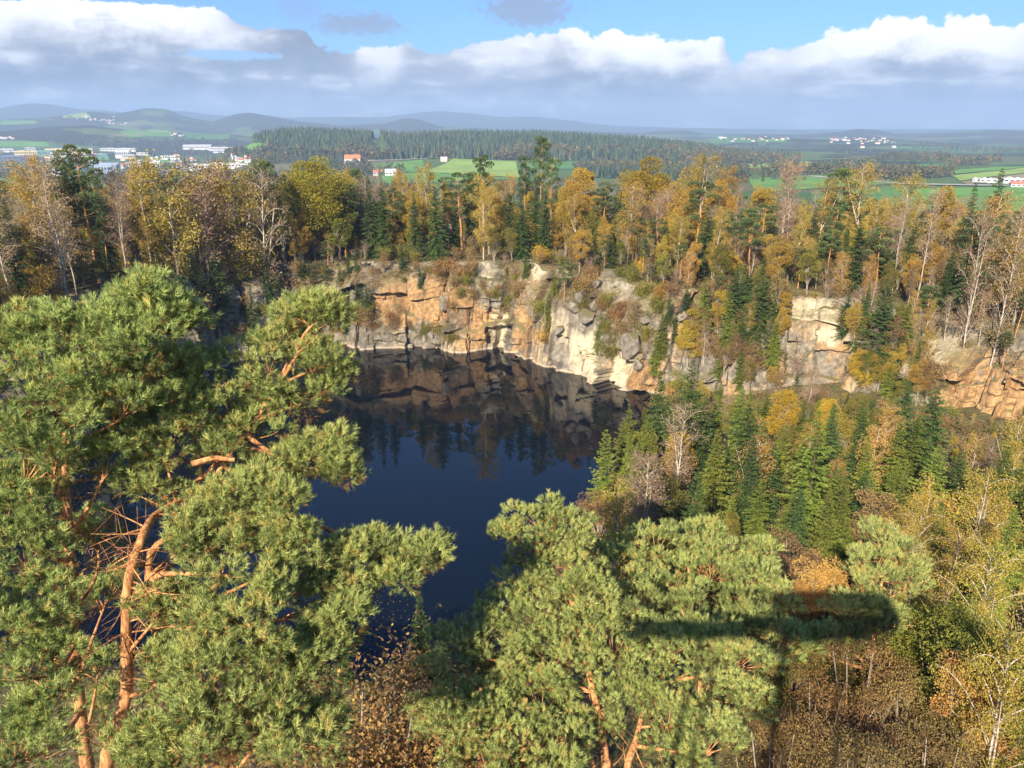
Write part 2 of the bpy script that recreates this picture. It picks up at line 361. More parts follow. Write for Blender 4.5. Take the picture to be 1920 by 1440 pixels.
def build_lake():
    m, T, p = new_mat('lake_water', 0.012, 0.5)
    p.inputs['Base Color'].default_value = (0.003, 0.006, 0.011, 1); p.inputs['IOR'].default_value = 1.333
    pos = T.new('ShaderNodeNewGeometry').outputs['Position']
    b = T.math('ADD', T.math('MULTIPLY', T.noise(T.vec('MULTIPLY', pos, (1, 1, 0)), 1.1, 3, 0.6), 0.25), T.math('MULTIPLY', T.noise(pos, 0.12, 2, 0.5), 0.6))
    bp = T.new('ShaderNodeBump'); bp.inputs['Strength'].default_value = 0.07; bp.inputs['Distance'].default_value = 0.05
    T.put(bp.inputs['Height'], b); T.l.new(bp.outputs[0], p.inputs['Normal'])
    V = [(-92, 46, 0), (36, 46, 0), (36, 192, 0), (-92, 192, 0)]
    struct(put('quarry_lake', make_mesh('quarry_lake', V, [[0, 1, 2, 3]], m)))
build_lake()

# ------------------------------------------------------------------ quarry walls
def rock_mat():
    m, T, p = new_mat('granite', 0.85, 0.25)
    pos = T.new('ShaderNodeNewGeometry').outputs['Position']
    t = T.new('ShaderNodeSeparateColor'); T.l.new(attr(T, 'tone', 'Color'), t.inputs[0])
    st = T.noise(T.vec('MULTIPLY', pos, (1, 1, 0.10)), 1.3, 5, 0.6)
    st2 = T.noise(T.vec('MULTIPLY', pos, (1, 1, 0.05)), 4.0, 4, 0.6)
    gr = T.noise(pos, 1.1, 6, 0.65); fn = T.noise(pos, 7.0, 4, 0.7)
    col = T.mix(T.smooth(gr, 0.3, 0.7), (0.11, 0.095, 0.073), (0.27, 0.23, 0.175))
    o = T.smooth(T.math('ADD', t.outputs[0], T.math('ADD', T.math('MULTIPLY', T.math('SUBTRACT', st, 0.5), 1.3), T.math('MULTIPLY', T.math('SUBTRACT', gr, 0.5), 0.7))), 0.35, 0.8)
    col = T.mix(o, col, T.mix(T.smooth(gr, 0.35, 0.65), (0.21, 0.115, 0.052), (0.40, 0.245, 0.105)))
    wv = T.smooth(T.math('ADD', t.outputs[1], T.math('MULTIPLY', T.math('SUBTRACT', st, 0.5), 0.8)), 0.4, 0.85)
    col = T.mix(wv, col, (0.46, 0.385, 0.255))
    dk = T.smooth(T.math('ADD', t.outputs[2], T.math('MULTIPLY', T.math('SUBTRACT', st2, 0.5), 1.1)), 0.45, 0.85)
    col = T.mix(T.math('MULTIPLY', dk, 0.75), col, (0.085, 0.075, 0.065))
    col = T.mix(T.math('MULTIPLY', T.smooth(fn, 0.55, 0.75), 0.35), col, (0.10, 0.085, 0.06))
    sp = T.new('ShaderNodeSeparateXYZ'); T.l.new(pos, sp.inputs[0])
    wl = T.math('ADD', sp.outputs[2], T.math('MULTIPLY', T.math('SUBTRACT', fn, 0.5), 0.5))
    col = T.mix(T.math('MULTIPLY', T.smooth(wl, 0.55, 0.3), 0.8), col, (0.38, 0.30, 0.21))
    gn = T.new('ShaderNodeSeparateXYZ'); T.l.new(T.new('ShaderNodeNewGeometry').outputs['True Normal'], gn.inputs[0])
    soil = T.math('MULTIPLY', T.smooth(T.math('ADD', gn.outputs[2], T.math('MULTIPLY', T.math('SUBTRACT', fn, 0.5), 1.3)), 0.62, 0.9), T.smooth(sp.outputs[2], 2.0, 6.0))
    col = T.mix(soil, col, T.mix(T.smooth(fn, 0.4, 0.65), (0.11, 0.115, 0.04), (0.20, 0.14, 0.075)))
    # joints
    wp = T.vec('ADD', T.vec('MULTIPLY', pos, (1, 1, 0.55)), T.vec('SCALE', T.noise(pos, 0.5, 3, 0.5, out=1), scale=0.8))
    vo = T.new('ShaderNodeTexVoronoi', feature='DISTANCE_TO_EDGE'); T.put(vo.inputs['Vector'], wp); vo.inputs['Scale'].default_value = 0.30
    cr = T.math('MULTIPLY', T.smooth(vo.outputs['Distance'], 0.022, 0.0), T.smooth(gr, 0.35, 0.6))
    col = T.mix(T.math('MULTIPLY', cr, 0.3), col, (0.06, 0.045, 0.03))
    T.put(p.inputs['Base Color'], col)
    hgt = T.math('SUBTRACT', T.math('ADD', T.math('MULTIPLY', gr, 0.7), T.math('MULTIPLY', fn, 0.3)), T.math('MULTIPLY', cr, 0.4))
    bp = T.new('ShaderNodeBump'); bp.inputs['Strength'].default_value = 0.8; bp.inputs['Distance'].default_value = 0.12
    T.put(bp.inputs['Height'], hgt); T.l.new(bp.outputs[0], p.inputs['Normal'])
    return m
M['rock'] = rock_mat()

# stain patches of the rock and painted shade of the left lake corner, by where they lie in the photograph: (px, py, rx, ry, orange, white, dark)
STAINS_AND_SHADE = [(770, 565, 75, 48, .95, .1, 0), (840, 570, 40, 45, .9, .1, .1), (890, 620, 34, 50, .9, .15, .1), (935, 615, 16, 55, .75, .75, 0), (960, 600, 10, 50, .2, .1, .8),
          (985, 620, 22, 55, .8, .1, .25), (1000, 530, 14, 50, .65, .3, 0), (912, 520, 25, 30, .15, .75, 0), (1010, 500, 30, 18, .1, .85, .1), (1090, 650, 30, 55, .15, .95, 0), (1050, 610, 14, 40, .35, .7, 0),
          (1090, 570, 34, 40, .05, .15, .6), (1180, 540, 60, 40, .1, .6, .1), (1165, 700, 40, 40, .6, .7, 0), (1210, 720, 30, 40, .95, .2, 0), (1285, 560, 40, 60, .55, .45, .1),
          (1300, 620, 30, 50, .8, .1, .3), (1520, 600, 60, 45, .7, .6, 0), (1555, 640, 36, 24, .7, .95, 0), (1560, 690, 40, 40, .8, .3, .1), (1500, 690, 60, 50, .5, .3, .2), (1350, 760, 40, 40, .8, .1, .2),
          (1770, 655, 35, 30, .5, .9, 0), (1830, 690, 70, 40, .85, .1, .1), (1810, 760, 50, 45, .95, .1, 0), (1880, 740, 50, 50, .9, .2, 0), (1870, 820, 50, 50, .9, .15, 0), (668, 620, 30, 50, 0, .2, .6), (690, 560, 12, 60, .1, .1, .7)]  # last two patches: shade of the left corner, painted dark into the rock
def cliff_frame(u):
    P = np.array(CLIFF, float); sg = np.linalg.norm(np.diff(P, axis=0), axis=1); cs = np.concatenate([[0], np.cumsum(sg)])
    x = np.interp(u, cs, P[:, 0]); y = np.interp(u, cs, P[:, 1])
    e = 2.0
    dx = np.interp(np.minimum(u + e, cs[-1]), cs, P[:, 0]) - np.interp(np.maximum(u - e, 0), cs, P[:, 0]); dy = np.interp(np.minimum(u + e, cs[-1]), cs, P[:, 1]) - np.interp(np.maximum(u - e, 0), cs, P[:, 1])
    l = np.hypot(dx, dy); return x, y, dy / l, -dx / l, cs[-1]       # outward normal into the pit (walking clockwise, the pit lies to the right)
def build_cliff():
    rng = np.random.default_rng(5)
    L = cliff_frame(np.array([0.0]))[4]
    du = 0.26; u = np.arange(0, L, du); nv = 88; v = np.linspace(0, 1, nv)
    x, y, nx, ny, _ = cliff_frame(u)
    # rim height from the plateau just behind
    top = height(x - nx * 15, y - ny * 15); top = np.convolve(np.pad(top, 8, 'edge'), np.ones(17) / 17, 'valid')
    top = top + (fbm(u / 8, u * 0 + 4.4, 51) - 0.5) * 4.6 + (vnoise(u / 2.2, u * 0 + 8.4, 52) - 0.5) * 1.0 - 0.4
    # columns: vertical joints a few metres apart, each column split into stacked blocks
    def layer(wmin, wmax, hmin, hmax, amp, seed, wob):
        r = np.random.default_rng(seed)
        e = [0.0]
        while e[-1] < L: e.append(e[-1] + r.uniform(wmin, wmax))
        e = np.array(e)
        U, Vv = np.meshgrid(u, v * 24, indexing='ij')
        Uw = U + (vnoise(U * 0.35, Vv * 0.35, seed) - 0.5) * wob + (Vv - 12) * 0.05 * np.sin(U * 0.11 + seed)
        ci = np.clip(np.searchsorted(e, Uw.ravel()).reshape(Uw.shape), 1, len(e) - 1)
        hb = {}
        D = np.zeros_like(U); TU = np.zeros_like(U); ID = np.zeros_like(U)
        ph = r.uniform(0, 10, len(e)); hh = r.uniform(hmin, hmax, len(e)); sl = r.uniform(-0.35, 0.35, len(e))
        loc = Uw - e[ci - 1]
        q = (Vv + ph[ci] + loc * sl[ci] + (vnoise(U * 0.5, Vv * 0.5, seed + 3) - 0.5) * 0.35) / hh[ci]
        k = np.floor(q); fr = q - k
        hsh = np.abs(np.sin(ci * 127.1 + k * 311.7 + seed * 3.3) * 43758.5453) % 1.0
        hs2 = np.abs(np.sin(ci * 269.5 + k * 183.3 + seed * 7.1) * 24634.6345) % 1.0
        tilt = (hs2 - 0.5) * 0.95
        w = (e[ci] - e[ci - 1])
        off = (hsh - 0.5) * amp + tilt * (loc - w / 2) * min(1.0, amp / 1.6) - (fr - 0.5) * 0.7 * amp * (hsh * 0.8 + hs2 * 0.6 - 0.45)
        edge = np.minimum(np.minimum(loc, w - loc), np.minimum(fr, 1 - fr) * hh[ci])
        off = off - 0.10 * amp ** 0.5 * np.exp(-np.clip(edge, 0, 5) / 0.14)
        return off, hsh, hs2, edge
    o1, a1, b1, e1 = layer(4, 12, 9, 26, 3.6, 21, 1.3)
    o2, a2, b2, e2 = layer(1.2, 5.5, 3.0, 13.0, 1.9, 33, 0.5)
    o3, a3, b3, e3 = layer(0.7, 2.2, 0.8, 3.0, 0.5, 47, 0.35)
    U, Vv = np.meshgrid(u, v, indexing='ij')
    sx = x[:, None] + 0 * Vv
    rug = sstep(0.45, 0.62, fbm(U / 7, Vv * 3.2, 44))
    off = o1 + o2 * (0.55 + 0.6 * rug) + o3 * rug * 1.6 + (fbm(U * 0.9, Vv * 20, 41) - 0.5) * 0.4
    off = off + (fbm(U / 13, U * 0 + 2.2, 19) - 0.5) * 5.0                      # buttresses and bays
    stp = 0.46 + 0.55 * (vnoise(U / 4.0, U * 0 + 1.7, 23) - 0.5)
    off = off - 1.8 * sstep(-0.02, 0.03, Vv - stp) * sstep(0.42, 0.6, vnoise(U / 9, U * 0 + 5.5, 29))   # ledges
    zz = -2.5 + (top[:, None] + 2.5) * Vv
    # batter: the wall leans back with height, breaks into ledges near the rim
    lean = 1.0 + 2.5 * Vv + 5.5 * sstep(0.72, 1.0, Vv) * (0.3 + fbm(U / 9, U * 0 + 3.1, 6))
    right = sstep(165, 195, U)                         # right hand wall: inclined slabs
    lean = lean + right * 3.0 * Vv
    foot = np.clip(1 - Vv / 0.26, 0, 1) ** 1.5 * 3.2 * sstep(0.45, 0.75, fbm(U / 8, U * 0 + 9.7, 15)) # rubble at the foot
    d = off - lean + foot + 1.2
    X = x[:, None] + nx[:, None] * d; Y = y[:, None] + ny[:, None] * d
    # cap: run back over the rim
    cap = 5
    Xc = [X]; Yc = [Y]; Zc = [zz]
    for i in range(1, cap + 1):
        f = i / cap
        dx = d[:, -1] * (1 - f) - f * 16.0
        Xi = x + nx * dx; Yi = y + ny * dx
        Zi = (top + 0.25 * (fbm(u * 0.6, u * 0 + i, 77) - 0.3)) * (1 - f) + (height(Xi, Yi) - 0.7 * f) * f + 0.35 * (1 - f)
        Xc.append(Xi[:, None]); Yc.append(Yi[:, None]); Zc.append(Zi[:, None])
    X = np.concatenate(Xc, 1); Y = np.concatenate(Yc, 1); Z = np.concatenate(Zc, 1)
    n, k = X.shape
    PX, PY = to_px((X, Y, Z))
    hs = np.concatenate([a2] + [a2[:, -1:]] * cap, 1); hs2 = np.concatenate([b1] + [b1[:, -1:]] * cap, 1)
    O = 0.22 + 0.45 * (hs2 - 0.35); W = 0.22 + 0.5 * (hs - 0.45); Dk = 0.18 + 0.3 * (hs2 * hs)
    ed = np.exp(-np.clip(np.minimum(e1, e2), 0, 5) / 0.22); ed = np.concatenate([ed] + [ed[:, -1:] * 0] * cap, 1)
    h3 = np.concatenate([a3] + [a3[:, -1:]] * cap, 1)
    PXw = PX + (vnoise(X * 0.5, Z * 0.5, 4) - 0.5) * 20; PYw = PY + (vnoise(X * 0.5 + 9, Z * 0.5, 5) - 0.5) * 20
    for px, py, rx, ry, o, w, dk in STAINS_AND_SHADE:
        g = np.exp(-(((PXw - px) / rx) ** 2 + ((PYw - py) / ry) ** 2) ** 2 * 0.7)
        O = O + (o - O) * g; W = W + (w - W) * g; Dk = Dk + (dk - Dk) * g
    O += 0.42 * (hs - 0.55); W += 0.45 * (hs2 - 0.5); Dk += 0.55 * ed + 0.35 * (h3 > 0.82)
    i = np.arange(n - 1)[:, None] * k; j = np.arange(k - 1)[None, :]
    F = np.stack([i + j, i + j + 1, i + k + j + 1, i + k + j], -1).reshape(-1, 4)
    o = put('quarry_cliff', make_mesh('quarry_cliff', np.stack([X, Y, Z], -1).reshape(-1, 3), F, M['rock'], attrs={'tone': np.stack([O, W, Dk], -1).reshape(-1, 3)}))
    struct(o)
    return o
CLIFF_OB = build_cliff()

def build_haze():
    m = bpy.data.materials.new('haze'); m.use_nodes = True; T = NT(m.node_tree); T.n.clear()
    out = T.new('ShaderNodeOutputMaterial'); v = T.new('ShaderNodeVolumePrincipled')
    v.inputs['Color'].default_value = (0.50, 0.70, 1.0, 1); v.inputs['Density'].default_value = HAZE; v.inputs['Anisotropy'].default_value = 0.0
    T.l.new(v.outputs[0], out.inputs['Volume'])
    b = 17500.0; z0, z1 = -110.0, 640.0
    V = [(-b, -b, z0), (b, -b, z0), (b, b, z0), (-b, b, z0), (-b, -b, z1), (b, -b, z1), (b, b, z1), (-b, b, z1)]
    F = [[0, 3, 2, 1], [4, 5, 6, 7], [0, 1, 5, 4], [1, 2, 6, 5], [2, 3, 7, 6], [3, 0, 4, 7]]
    o = put('haze', make_mesh('haze', V, F, m)); o['kind'] = 'stuff'
HAZE = 1.25e-4
build_haze()

# ------------------------------------------------------------------ plant building blocks
def nrm(a):
    return a / np.maximum(np.linalg.norm(a, axis=-1, keepdims=True), 1e-9)
def rand_dirs(rng, n, up=0.0):
    d = rng.normal(size=(n, 3)); d = nrm(d); d[:, 2] += up; return nrm(d)
class Acc:
    """gathers leaf faces and tube faces of one part"""
    def __init__(s): s.v = []; s.f = []; s.a = []; s.n = 0
    def leaves(s, c, d, length, width, rng, var=None, up=None):
        """rhombic leaf / spray faces: base at c, pointing along d"""
        n = len(c); d = nrm(np.asarray(d, float)); c = np.asarray(c, float)
        r = rand_dirs(rng, n) if up is None else nrm(up + 0.55 * rng.normal(size=(n, 3)))
        sd = nrm(np.cross(d, r)); L = (np.zeros(n) + length)[:, None]; W = (np.zeros(n) + width)[:, None]
        nn = np.cross(sd, d)
        a = c; b = c + d * L * 0.45 + sd * W * 0.5 + nn * W * 0.18; t = c + d * L; e = c + d * L * 0.45 - sd * W * 0.5 + nn * W * 0.18
        V = np.stack([a, b, t, e], 1).reshape(-1, 3)
        s.v.append(V); s.f.append(np.arange(4 * n).reshape(-1, 4) + s.n); s.n += 4 * n
        va = rng.random(n) if var is None else np.clip(var, 0, 1)
        s.a.append(np.repeat(va, 4))
    def tris(s, V, var):
        n = len(V) // 3; s.v.append(V); f = np.arange(3 * n).reshape(-1, 3) + s.n
        s.f.append(np.concatenate([f, f[:, 2:]], 1)); s.n += 3 * n; s.a.append(var)
    def tube(s, pts, rad, k=6, var=0.5, cap=False):
        pts = np.asarray(pts, float); rad = np.zeros(len(pts)) + rad; m = len(pts)
        t = nrm(np.gradient(pts, axis=0)); ref = np.array([0.0, 0.0, 1.0]) if abs(t[0][2]) < 0.8 else np.array([1.0, 0, 0])
        u = nrm(np.cross(t, ref)); w = np.cross(t, u)
        a = np.arange(k) * 2 * math.pi / k
        R = pts[:, None, :] + rad[:, None, None] * (np.cos(a)[None, :, None] * u[:, None, :] + np.sin(a)[None, :, None] * w[:, None, :])
        i = np.arange(m - 1)[:, None] * k; j = np.arange(k)[None, :]; j2 = (j + 1) % k
        f = np.stack([i + j, i + j2, i + k + j2, i + k + j], -1).reshape(-1, 4)
        s.v.append(R.reshape(-1, 3)); s.f.append(f + s.n); s.n += m * k; s.a.append(np.full(m * k, var))
    def mesh(s, name, mat, smooth=False):
        F = np.concatenate(s.f); V = np.concatenate(s.v)
        tri = F[:, 2] == F[:, 3]
        Fs = [x for x in (F[~tri], F[tri][:, :3]) if len(x)]
        return make_mesh(name, V, Fs, mat, attrs={'var': np.concatenate(s.a)}, smooth=smooth)
def bezier(p0, p1, p2, n):
    t = np.linspace(0, 1, n)[:, None]
    return (1 - t) ** 2 * np.asarray(p0) + 2 * t * (1 - t) * np.asarray(p1) + t * t * np.asarray(p2)
def wiggle(p0, p1, n, amp, rng):
    t = np.linspace(0, 1, n)[:, None]; p = np.asarray(p0) * (1 - t) + np.asarray(p1) * t
    w = np.cumsum(rng.normal(size=(n, 3)), 0) * amp; w -= w[0] + t * (w[-1] - w[0]) * 0.7; w[:, 2] *= 0.3
    return p + w

def spruce_meshes(seed, h, R, mat, n_wh=34, droop=0.35, bare=0.05, dens=1.0):
    rng = np.random.default_rng(seed); A = Acc(); B = Acc()
    B.tube(np.stack([np.zeros(8), np.zeros(8), np.linspace(-1.5, h, 8)], 1) + np.concatenate([np.zeros((1, 3)), rng.normal(size=(7, 3)) * [.04, .04, 0]]), np.linspace(h * 0.014 + 0.03, 0.015, 8), 7)
    pw = rng.uniform(0.65, 1.0); gap_a = rng.random() * 6.28; gap_z = rng.uniform(0.2, 0.6)
    zs = bare * h + (h - bare * h) * (np.linspace(0, 1, n_wh) ** 0.92)
    for zi, z in enumerate(zs):
        f = (z - bare * h) / (h * (1 - bare))
        L0 = R * max(0.0, 1 - f) ** pw * (1.0 if f > 0.12 else 0.7 + 2.5 * f) * rng.uniform(0.78, 1.15) + 0.12
        nb = max(4, int(round((5.5 + 4 * (1 - f)) * (0.85 + 0.3 * rng.random()))))
        a0 = rng.random() * 6.28
        for b in range(nb):
            a = a0 + b * 6.283 / nb + rng.normal() * 0.22; L = L0 * rng.uniform(0.5, 1.22)
            if math.cos(a - gap_a) > 0.6 and abs(f - gap_z) < 0.18: L *= 0.6
            if rng.random() < 0.09: continue
            ca, sa = math.cos(a), math.sin(a); zz = z + rng.normal() * 0.12
            up = 0.10 + 0.75 * f
            ns = max(3, int(L * 4.2 * dens)); t = (np.arange(ns) + 0.6 + rng.normal(size=ns) * 0.2) / ns
            rr = L * t; hz = zz + L * (up * t - (droop + 0.35 * (1 - f)) * t ** 1.7 + 0.18 * t ** 4)
            P = np.stack([ca * rr, sa * rr, hz], 1)
            side = np.array([-sa, ca, 0]); outw = np.array([ca, sa, 0])
            sl = (0.26 + 0.34 * (1 - np.abs(t - 0.4) * 1.1)) * min(1.0, 0.45 + L / 2.6)
            for sg in (-1, 1):
                D = side * sg * (0.75 + 0.2 * rng.random((ns, 1))) + outw * 0.75 + np.array([0, 0, -0.38]) + rng.normal(size=(ns, 3)) * 0.16
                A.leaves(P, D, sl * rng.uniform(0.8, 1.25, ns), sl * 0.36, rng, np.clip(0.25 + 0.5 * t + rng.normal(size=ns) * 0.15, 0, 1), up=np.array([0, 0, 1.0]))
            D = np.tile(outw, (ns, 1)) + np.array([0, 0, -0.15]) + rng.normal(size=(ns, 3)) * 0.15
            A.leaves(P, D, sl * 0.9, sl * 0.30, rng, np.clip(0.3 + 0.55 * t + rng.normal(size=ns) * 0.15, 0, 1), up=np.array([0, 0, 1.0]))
            if L > 0.8:   # hanging twigs
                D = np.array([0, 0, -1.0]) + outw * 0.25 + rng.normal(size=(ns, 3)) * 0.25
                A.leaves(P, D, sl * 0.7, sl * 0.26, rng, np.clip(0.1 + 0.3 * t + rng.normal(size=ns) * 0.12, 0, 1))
    A.leaves(np.array([[0, 0, h - 0.25]]), np.array([[0, 0, 1.0]]), 0.7, 0.07, rng)
    return B.mesh('trunk', M['bark_dark'], True), A.mesh('crown', mat)

def pine_meshes(seed, h, mat, bare=0.5, R=2.6):
    rng = np.random.default_rng(seed); A = Acc(); B = Acc()
    top = np.array([rng.normal() * 0.5, rng.normal() * 0.5, h - 0.5])
    tr = wiggle((0, 0, -1.5), top, 12, 0.07, rng); B.tube(tr, np.linspace(h * 0.013 + 0.03, 0.04, 12), 7)
    npad = 15
    for i in range(npad):
        f = (i + rng.random()) / npad; z = h * (bare + (1 - bare) * f)
        k = np.interp(z, tr[:, 2], np.arange(12)); base = tr[int(k)] * (1 - k % 1) + tr[min(11, int(k) + 1)] * (k % 1)
        a = i * 2.4 + rng.normal() * 0.4; L = R * (0.45 + 0.55 * math.sin(min(1, 0.15 + (1 - f) * 1.1) * 1.57)) * rng.uniform(0.55, 1.1)
        c = base + np.array([math.cos(a) * L, math.sin(a) * L, 0.35 * L])
        B.tube(bezier(base, base + (c - base) * 0.5 + [0, 0, -0.1], c, 5), np.linspace(0.06, 0.02, 5), 4)
        n = 300; rr = rng.uniform(0.7, 1.3)
        d = rand_dirs(rng, n, 0.35); P = c + d * np.array([1.15, 1.15, 0.55]) * rr * (0.55 + 0.45 * rng.random((n, 1)) ** 0.5)
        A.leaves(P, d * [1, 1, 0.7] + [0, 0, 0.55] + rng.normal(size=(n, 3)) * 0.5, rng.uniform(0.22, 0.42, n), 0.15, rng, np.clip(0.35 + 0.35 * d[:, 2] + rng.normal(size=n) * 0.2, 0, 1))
    return B.mesh('trunk', M['bark_pine'], True), A.mesh('crown', mat)

def birch_meshes(seed, h, mat, leaf_n=3200, R=2.0, twigs=0, bare=0.3, bark='bark_birch', lean=0.5, lw=0.2, sp=1.0):
    rng = np.random.default_rng(seed); A = Acc(); B = Acc()
    top = np.array([rng.normal() * lean, rng.normal() * lean, h])
    tr = wiggle((0, 0, -1.5), top, 14, 0.07, rng); B.tube(tr, np.linspace(h * 0.008 + 0.025, 0.015, 14), 6)
    if rng.random() < 0.4:
        i0 = 6; e = tr[i0] + np.array([rng.normal() * 1.1, rng.normal() * 1.1, h * 0.48]); B.tube(bezier(tr[i0], (tr[i0] + e) / 2 + rng.normal(size=3) * 0.3, e, 6), np.linspace(h * 0.007, 0.015, 6), 5)
    nb = 30; pts = []
    for i in range(nb):
        f = (i + rng.random()) / nb; z = h * (bare + (0.97 - bare) * f)
        k = np.interp(z, tr[:, 2], np.arange(14)); k = min(k, 12.99); base = tr[int(k)] * (1 - k % 1) + tr[int(k) + 1] * (k % 1)
        a = i * 2.4 + rng.normal() * 0.5; L = R * (0.35 + 0.85 * math.sin(math.pi * min(0.97, 0.18 + 0.72 * f))) * rng.uniform(0.6, 1.2)
        e = base + np.array([math.cos(a) * L, math.sin(a) * L, L * rng.uniform(0.7, 1.5)])
        br = bezier(base, base + (e - base) * 0.5 + [0, 0, 0.35 * L], e + [0, 0, -0.35 * L], 7); B.tube(br, np.linspace(0.035, 0.01, 7), 4)
        for q in range(2, 7): pts.append((br[q], e - base, q / 6))
        for q in range(twigs):
            s = br[rng.integers(2, 7)]; dd = nrm(e - base) * 0.5 + rand_dirs(rng, 1)[0] * 0.7 + [0, 0, 0.25]
            A.leaves(np.array([s]), np.array([dd]), rng.uniform(0.5, 1.3), 0.035, rng, np.array([rng.random() * 0.75]))
    P0 = np.array([p[0] for p in pts]); k = rng.integers(0, len(pts), leaf_n)
    P = P0[k] + rng.normal(size=(leaf_n, 3)) * [0.30 * sp, 0.30 * sp, 0.34 * sp] * (0.5 + rng.random((leaf_n, 1))); P[:, 2] -= rng.random(leaf_n) ** 2 * 0.7
    A.leaves(P, rng.normal(size=(leaf_n, 3)) * 0.7 + [0, 0, -0.6], lw * rng.uniform(0.7, 1.3, leaf_n), lw * 0.62, rng)
    return B.mesh('trunk', M[bark], True), A.mesh('crown', mat)

def broad_meshes(seed, h, R, mat, n=9000, bare=0.18, bark='bark_grey', lw=0.3, lumps=30, wide=1.0, twigs=0, lump=1.0):
    rng = np.random.default_rng(seed); A = Acc(); B = Acc()
    fork = h * (bare + 0.12); B.tube(wiggle((0, 0, -1.5), (rng.normal() * 0.2, rng.normal() * 0.2, fork), 6, 0.05, rng), np.linspace(h * 0.022 + 0.04, h * 0.015, 6), 8)
    cz = h * (0.5 + bare / 2); rz = h * (0.5 - bare / 2)
    per = n // lumps
    for i in range(lumps):
        d = rand_dirs(rng, 1, 0.12)[0]; q = rng.uniform(0.5, 0.86)
        c = np.array([d[0] * R * wide * q, d[1] * R * wide * q, cz + d[2] * rz * q]); lr = R * rng.uniform(0.26, 0.46) * lump
        s = np.array([0, 0, fork * rng.uniform(0.75, 1.05)]); br = bezier(s, s + (c - s) * 0.45 + [0, 0, 0.8], c, 7)
        B.tube(br, np.linspace(h * 0.008, 0.02, 7), 5)
        for t in range(twigs):
            dd = rand_dirs(rng, 1, 0.3)[0]; A.leaves(c[None], dd[None], lr * rng.uniform(0.8, 1.5), 0.03, rng, np.array([0.1]))
        dd = rand_dirs(rng, per, 0.15); P = c + dd * lr * np.array([1, 1, 0.85]) * (0.35 + 0.65 * rng.random((per, 1)) ** 0.45)
        A.leaves(P, dd + rng.normal(size=(per, 3)) * 0.9 + [0, 0, -0.2], lw * rng.uniform(0.6, 1.3, per), lw * 0.7, rng, np.clip(rng.normal(size=per) * 0.22 + 0.45 + 0.12 * rng.normal(), 0, 1))
    return B.mesh('trunk', M[bark], True), A.mesh('crown', mat)

def shrub_meshes(seed, h, R, mat, n=900, lw=0.17, twig=True, bark='bark_grey'):
    rng = np.random.default_rng(seed); A = Acc(); B = Acc()
    ns = 11; tips = []
    for i in range(ns):
        a = rng.random() * 6.28; q = R * rng.uniform(0.2, 1.0); e = np.array([math.cos(a) * q, math.sin(a) * q, h * rng.uniform(0.55, 1.0)])
        br = bezier((0, 0, -0.6), (e[0] * 0.25, e[1] * 0.25, e[2] * 0.6), e, 7); B.tube(br, np.linspace(0.045, 0.012, 7), 4)
        for t in range(3, 7): tips.append(br[t])
        if twig:
            for t in range(9):
                s = br[rng.integers(2, 7)]; A.leaves(s[None], (rand_dirs(rng, 1, 0.5)[0])[None], rng.uniform(0.4, 0.9), 0.03, rng, np.array([rng.random() * 0.5]))
    tips = np.array(tips); k = rng.integers(0, len(tips), n)
    P = tips[k] + rng.normal(size=(n, 3)) * [0.34, 0.34, 0.3] * (R / 1.6)
    A.leaves(P, rng.normal(size=(n, 3)) + [0, 0, -0.1], lw * rng.uniform(0.6, 1.4, n), lw * 0.65, rng)
    return B.mesh('stems', M[bark], True), A.mesh('foliage', mat)

# prototypes: kind -> list of (base mesh, leafy mesh, height)
PROTO = {}
def proto(kind, gen): PROTO[kind] = gen
def add_proto(kind, name, cat, look, meshes, h):
    PROTO.setdefault(kind, dict(name=name, cat=cat, look=look, var=[]))['var'].append((meshes, h))
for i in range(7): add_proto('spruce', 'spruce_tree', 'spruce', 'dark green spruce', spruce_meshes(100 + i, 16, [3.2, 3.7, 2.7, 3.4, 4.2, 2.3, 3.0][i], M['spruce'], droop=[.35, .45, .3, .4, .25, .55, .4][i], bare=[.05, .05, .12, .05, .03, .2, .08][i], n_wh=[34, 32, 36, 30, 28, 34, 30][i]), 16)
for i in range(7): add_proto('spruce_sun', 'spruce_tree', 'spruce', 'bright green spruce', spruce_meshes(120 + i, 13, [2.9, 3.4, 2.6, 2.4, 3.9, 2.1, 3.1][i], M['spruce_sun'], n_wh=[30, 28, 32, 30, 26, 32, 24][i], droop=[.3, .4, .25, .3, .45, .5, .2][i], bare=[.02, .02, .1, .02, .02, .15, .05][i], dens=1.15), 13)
for i in range(4): add_proto('pine', 'pine_tree', 'pine', 'blue green pine', pine_meshes(140 + i, 17, M['pine'], bare=[.5, .6, .42, .55][i], R=[2.6, 2.2, 3.0, 2.4][i]), 17)
for i in range(4): add_proto('birch', 'birch_tree', 'birch', 'golden birch', birch_meshes(160 + i, 17, M['gold'], leaf_n=[6500, 5000, 7500, 6000][i], R=[2.3, 1.9, 2.7, 2.3][i], bare=[.16, .25, .12, .2][i]), 17)
for i in range(3): add_proto('birch_yellow', 'birch_tree', 'birch', 'bright yellow birch', birch_meshes(170 + i, 13, M['yellow'], leaf_n=5200, R=2.2, bare=.12), 13)
for i in range(3): add_proto('birch_orange', 'birch_tree', 'birch', 'orange leaved birch', birch_meshes(176 + i, 13, M['orange'], leaf_n=4200, R=1.9, bare=.12), 13)
for i in range(4): add_proto('birch_bare', 'birch_tree', 'birch', 'nearly bare white stemmed birch', birch_meshes(180 + i, 17, M['twig'], leaf_n=[1300, 1900, 900, 2200][i], R=2.0, twigs=34, lean=0.9), 17)
for i in range(3): add_proto('oak', 'oak_tree', 'oak', 'olive gold oak', broad_meshes(200 + i, 18, [4.6, 5.2, 4.2][i], M['oak'], n=22000, lw=0.27, lumps=46), 18)
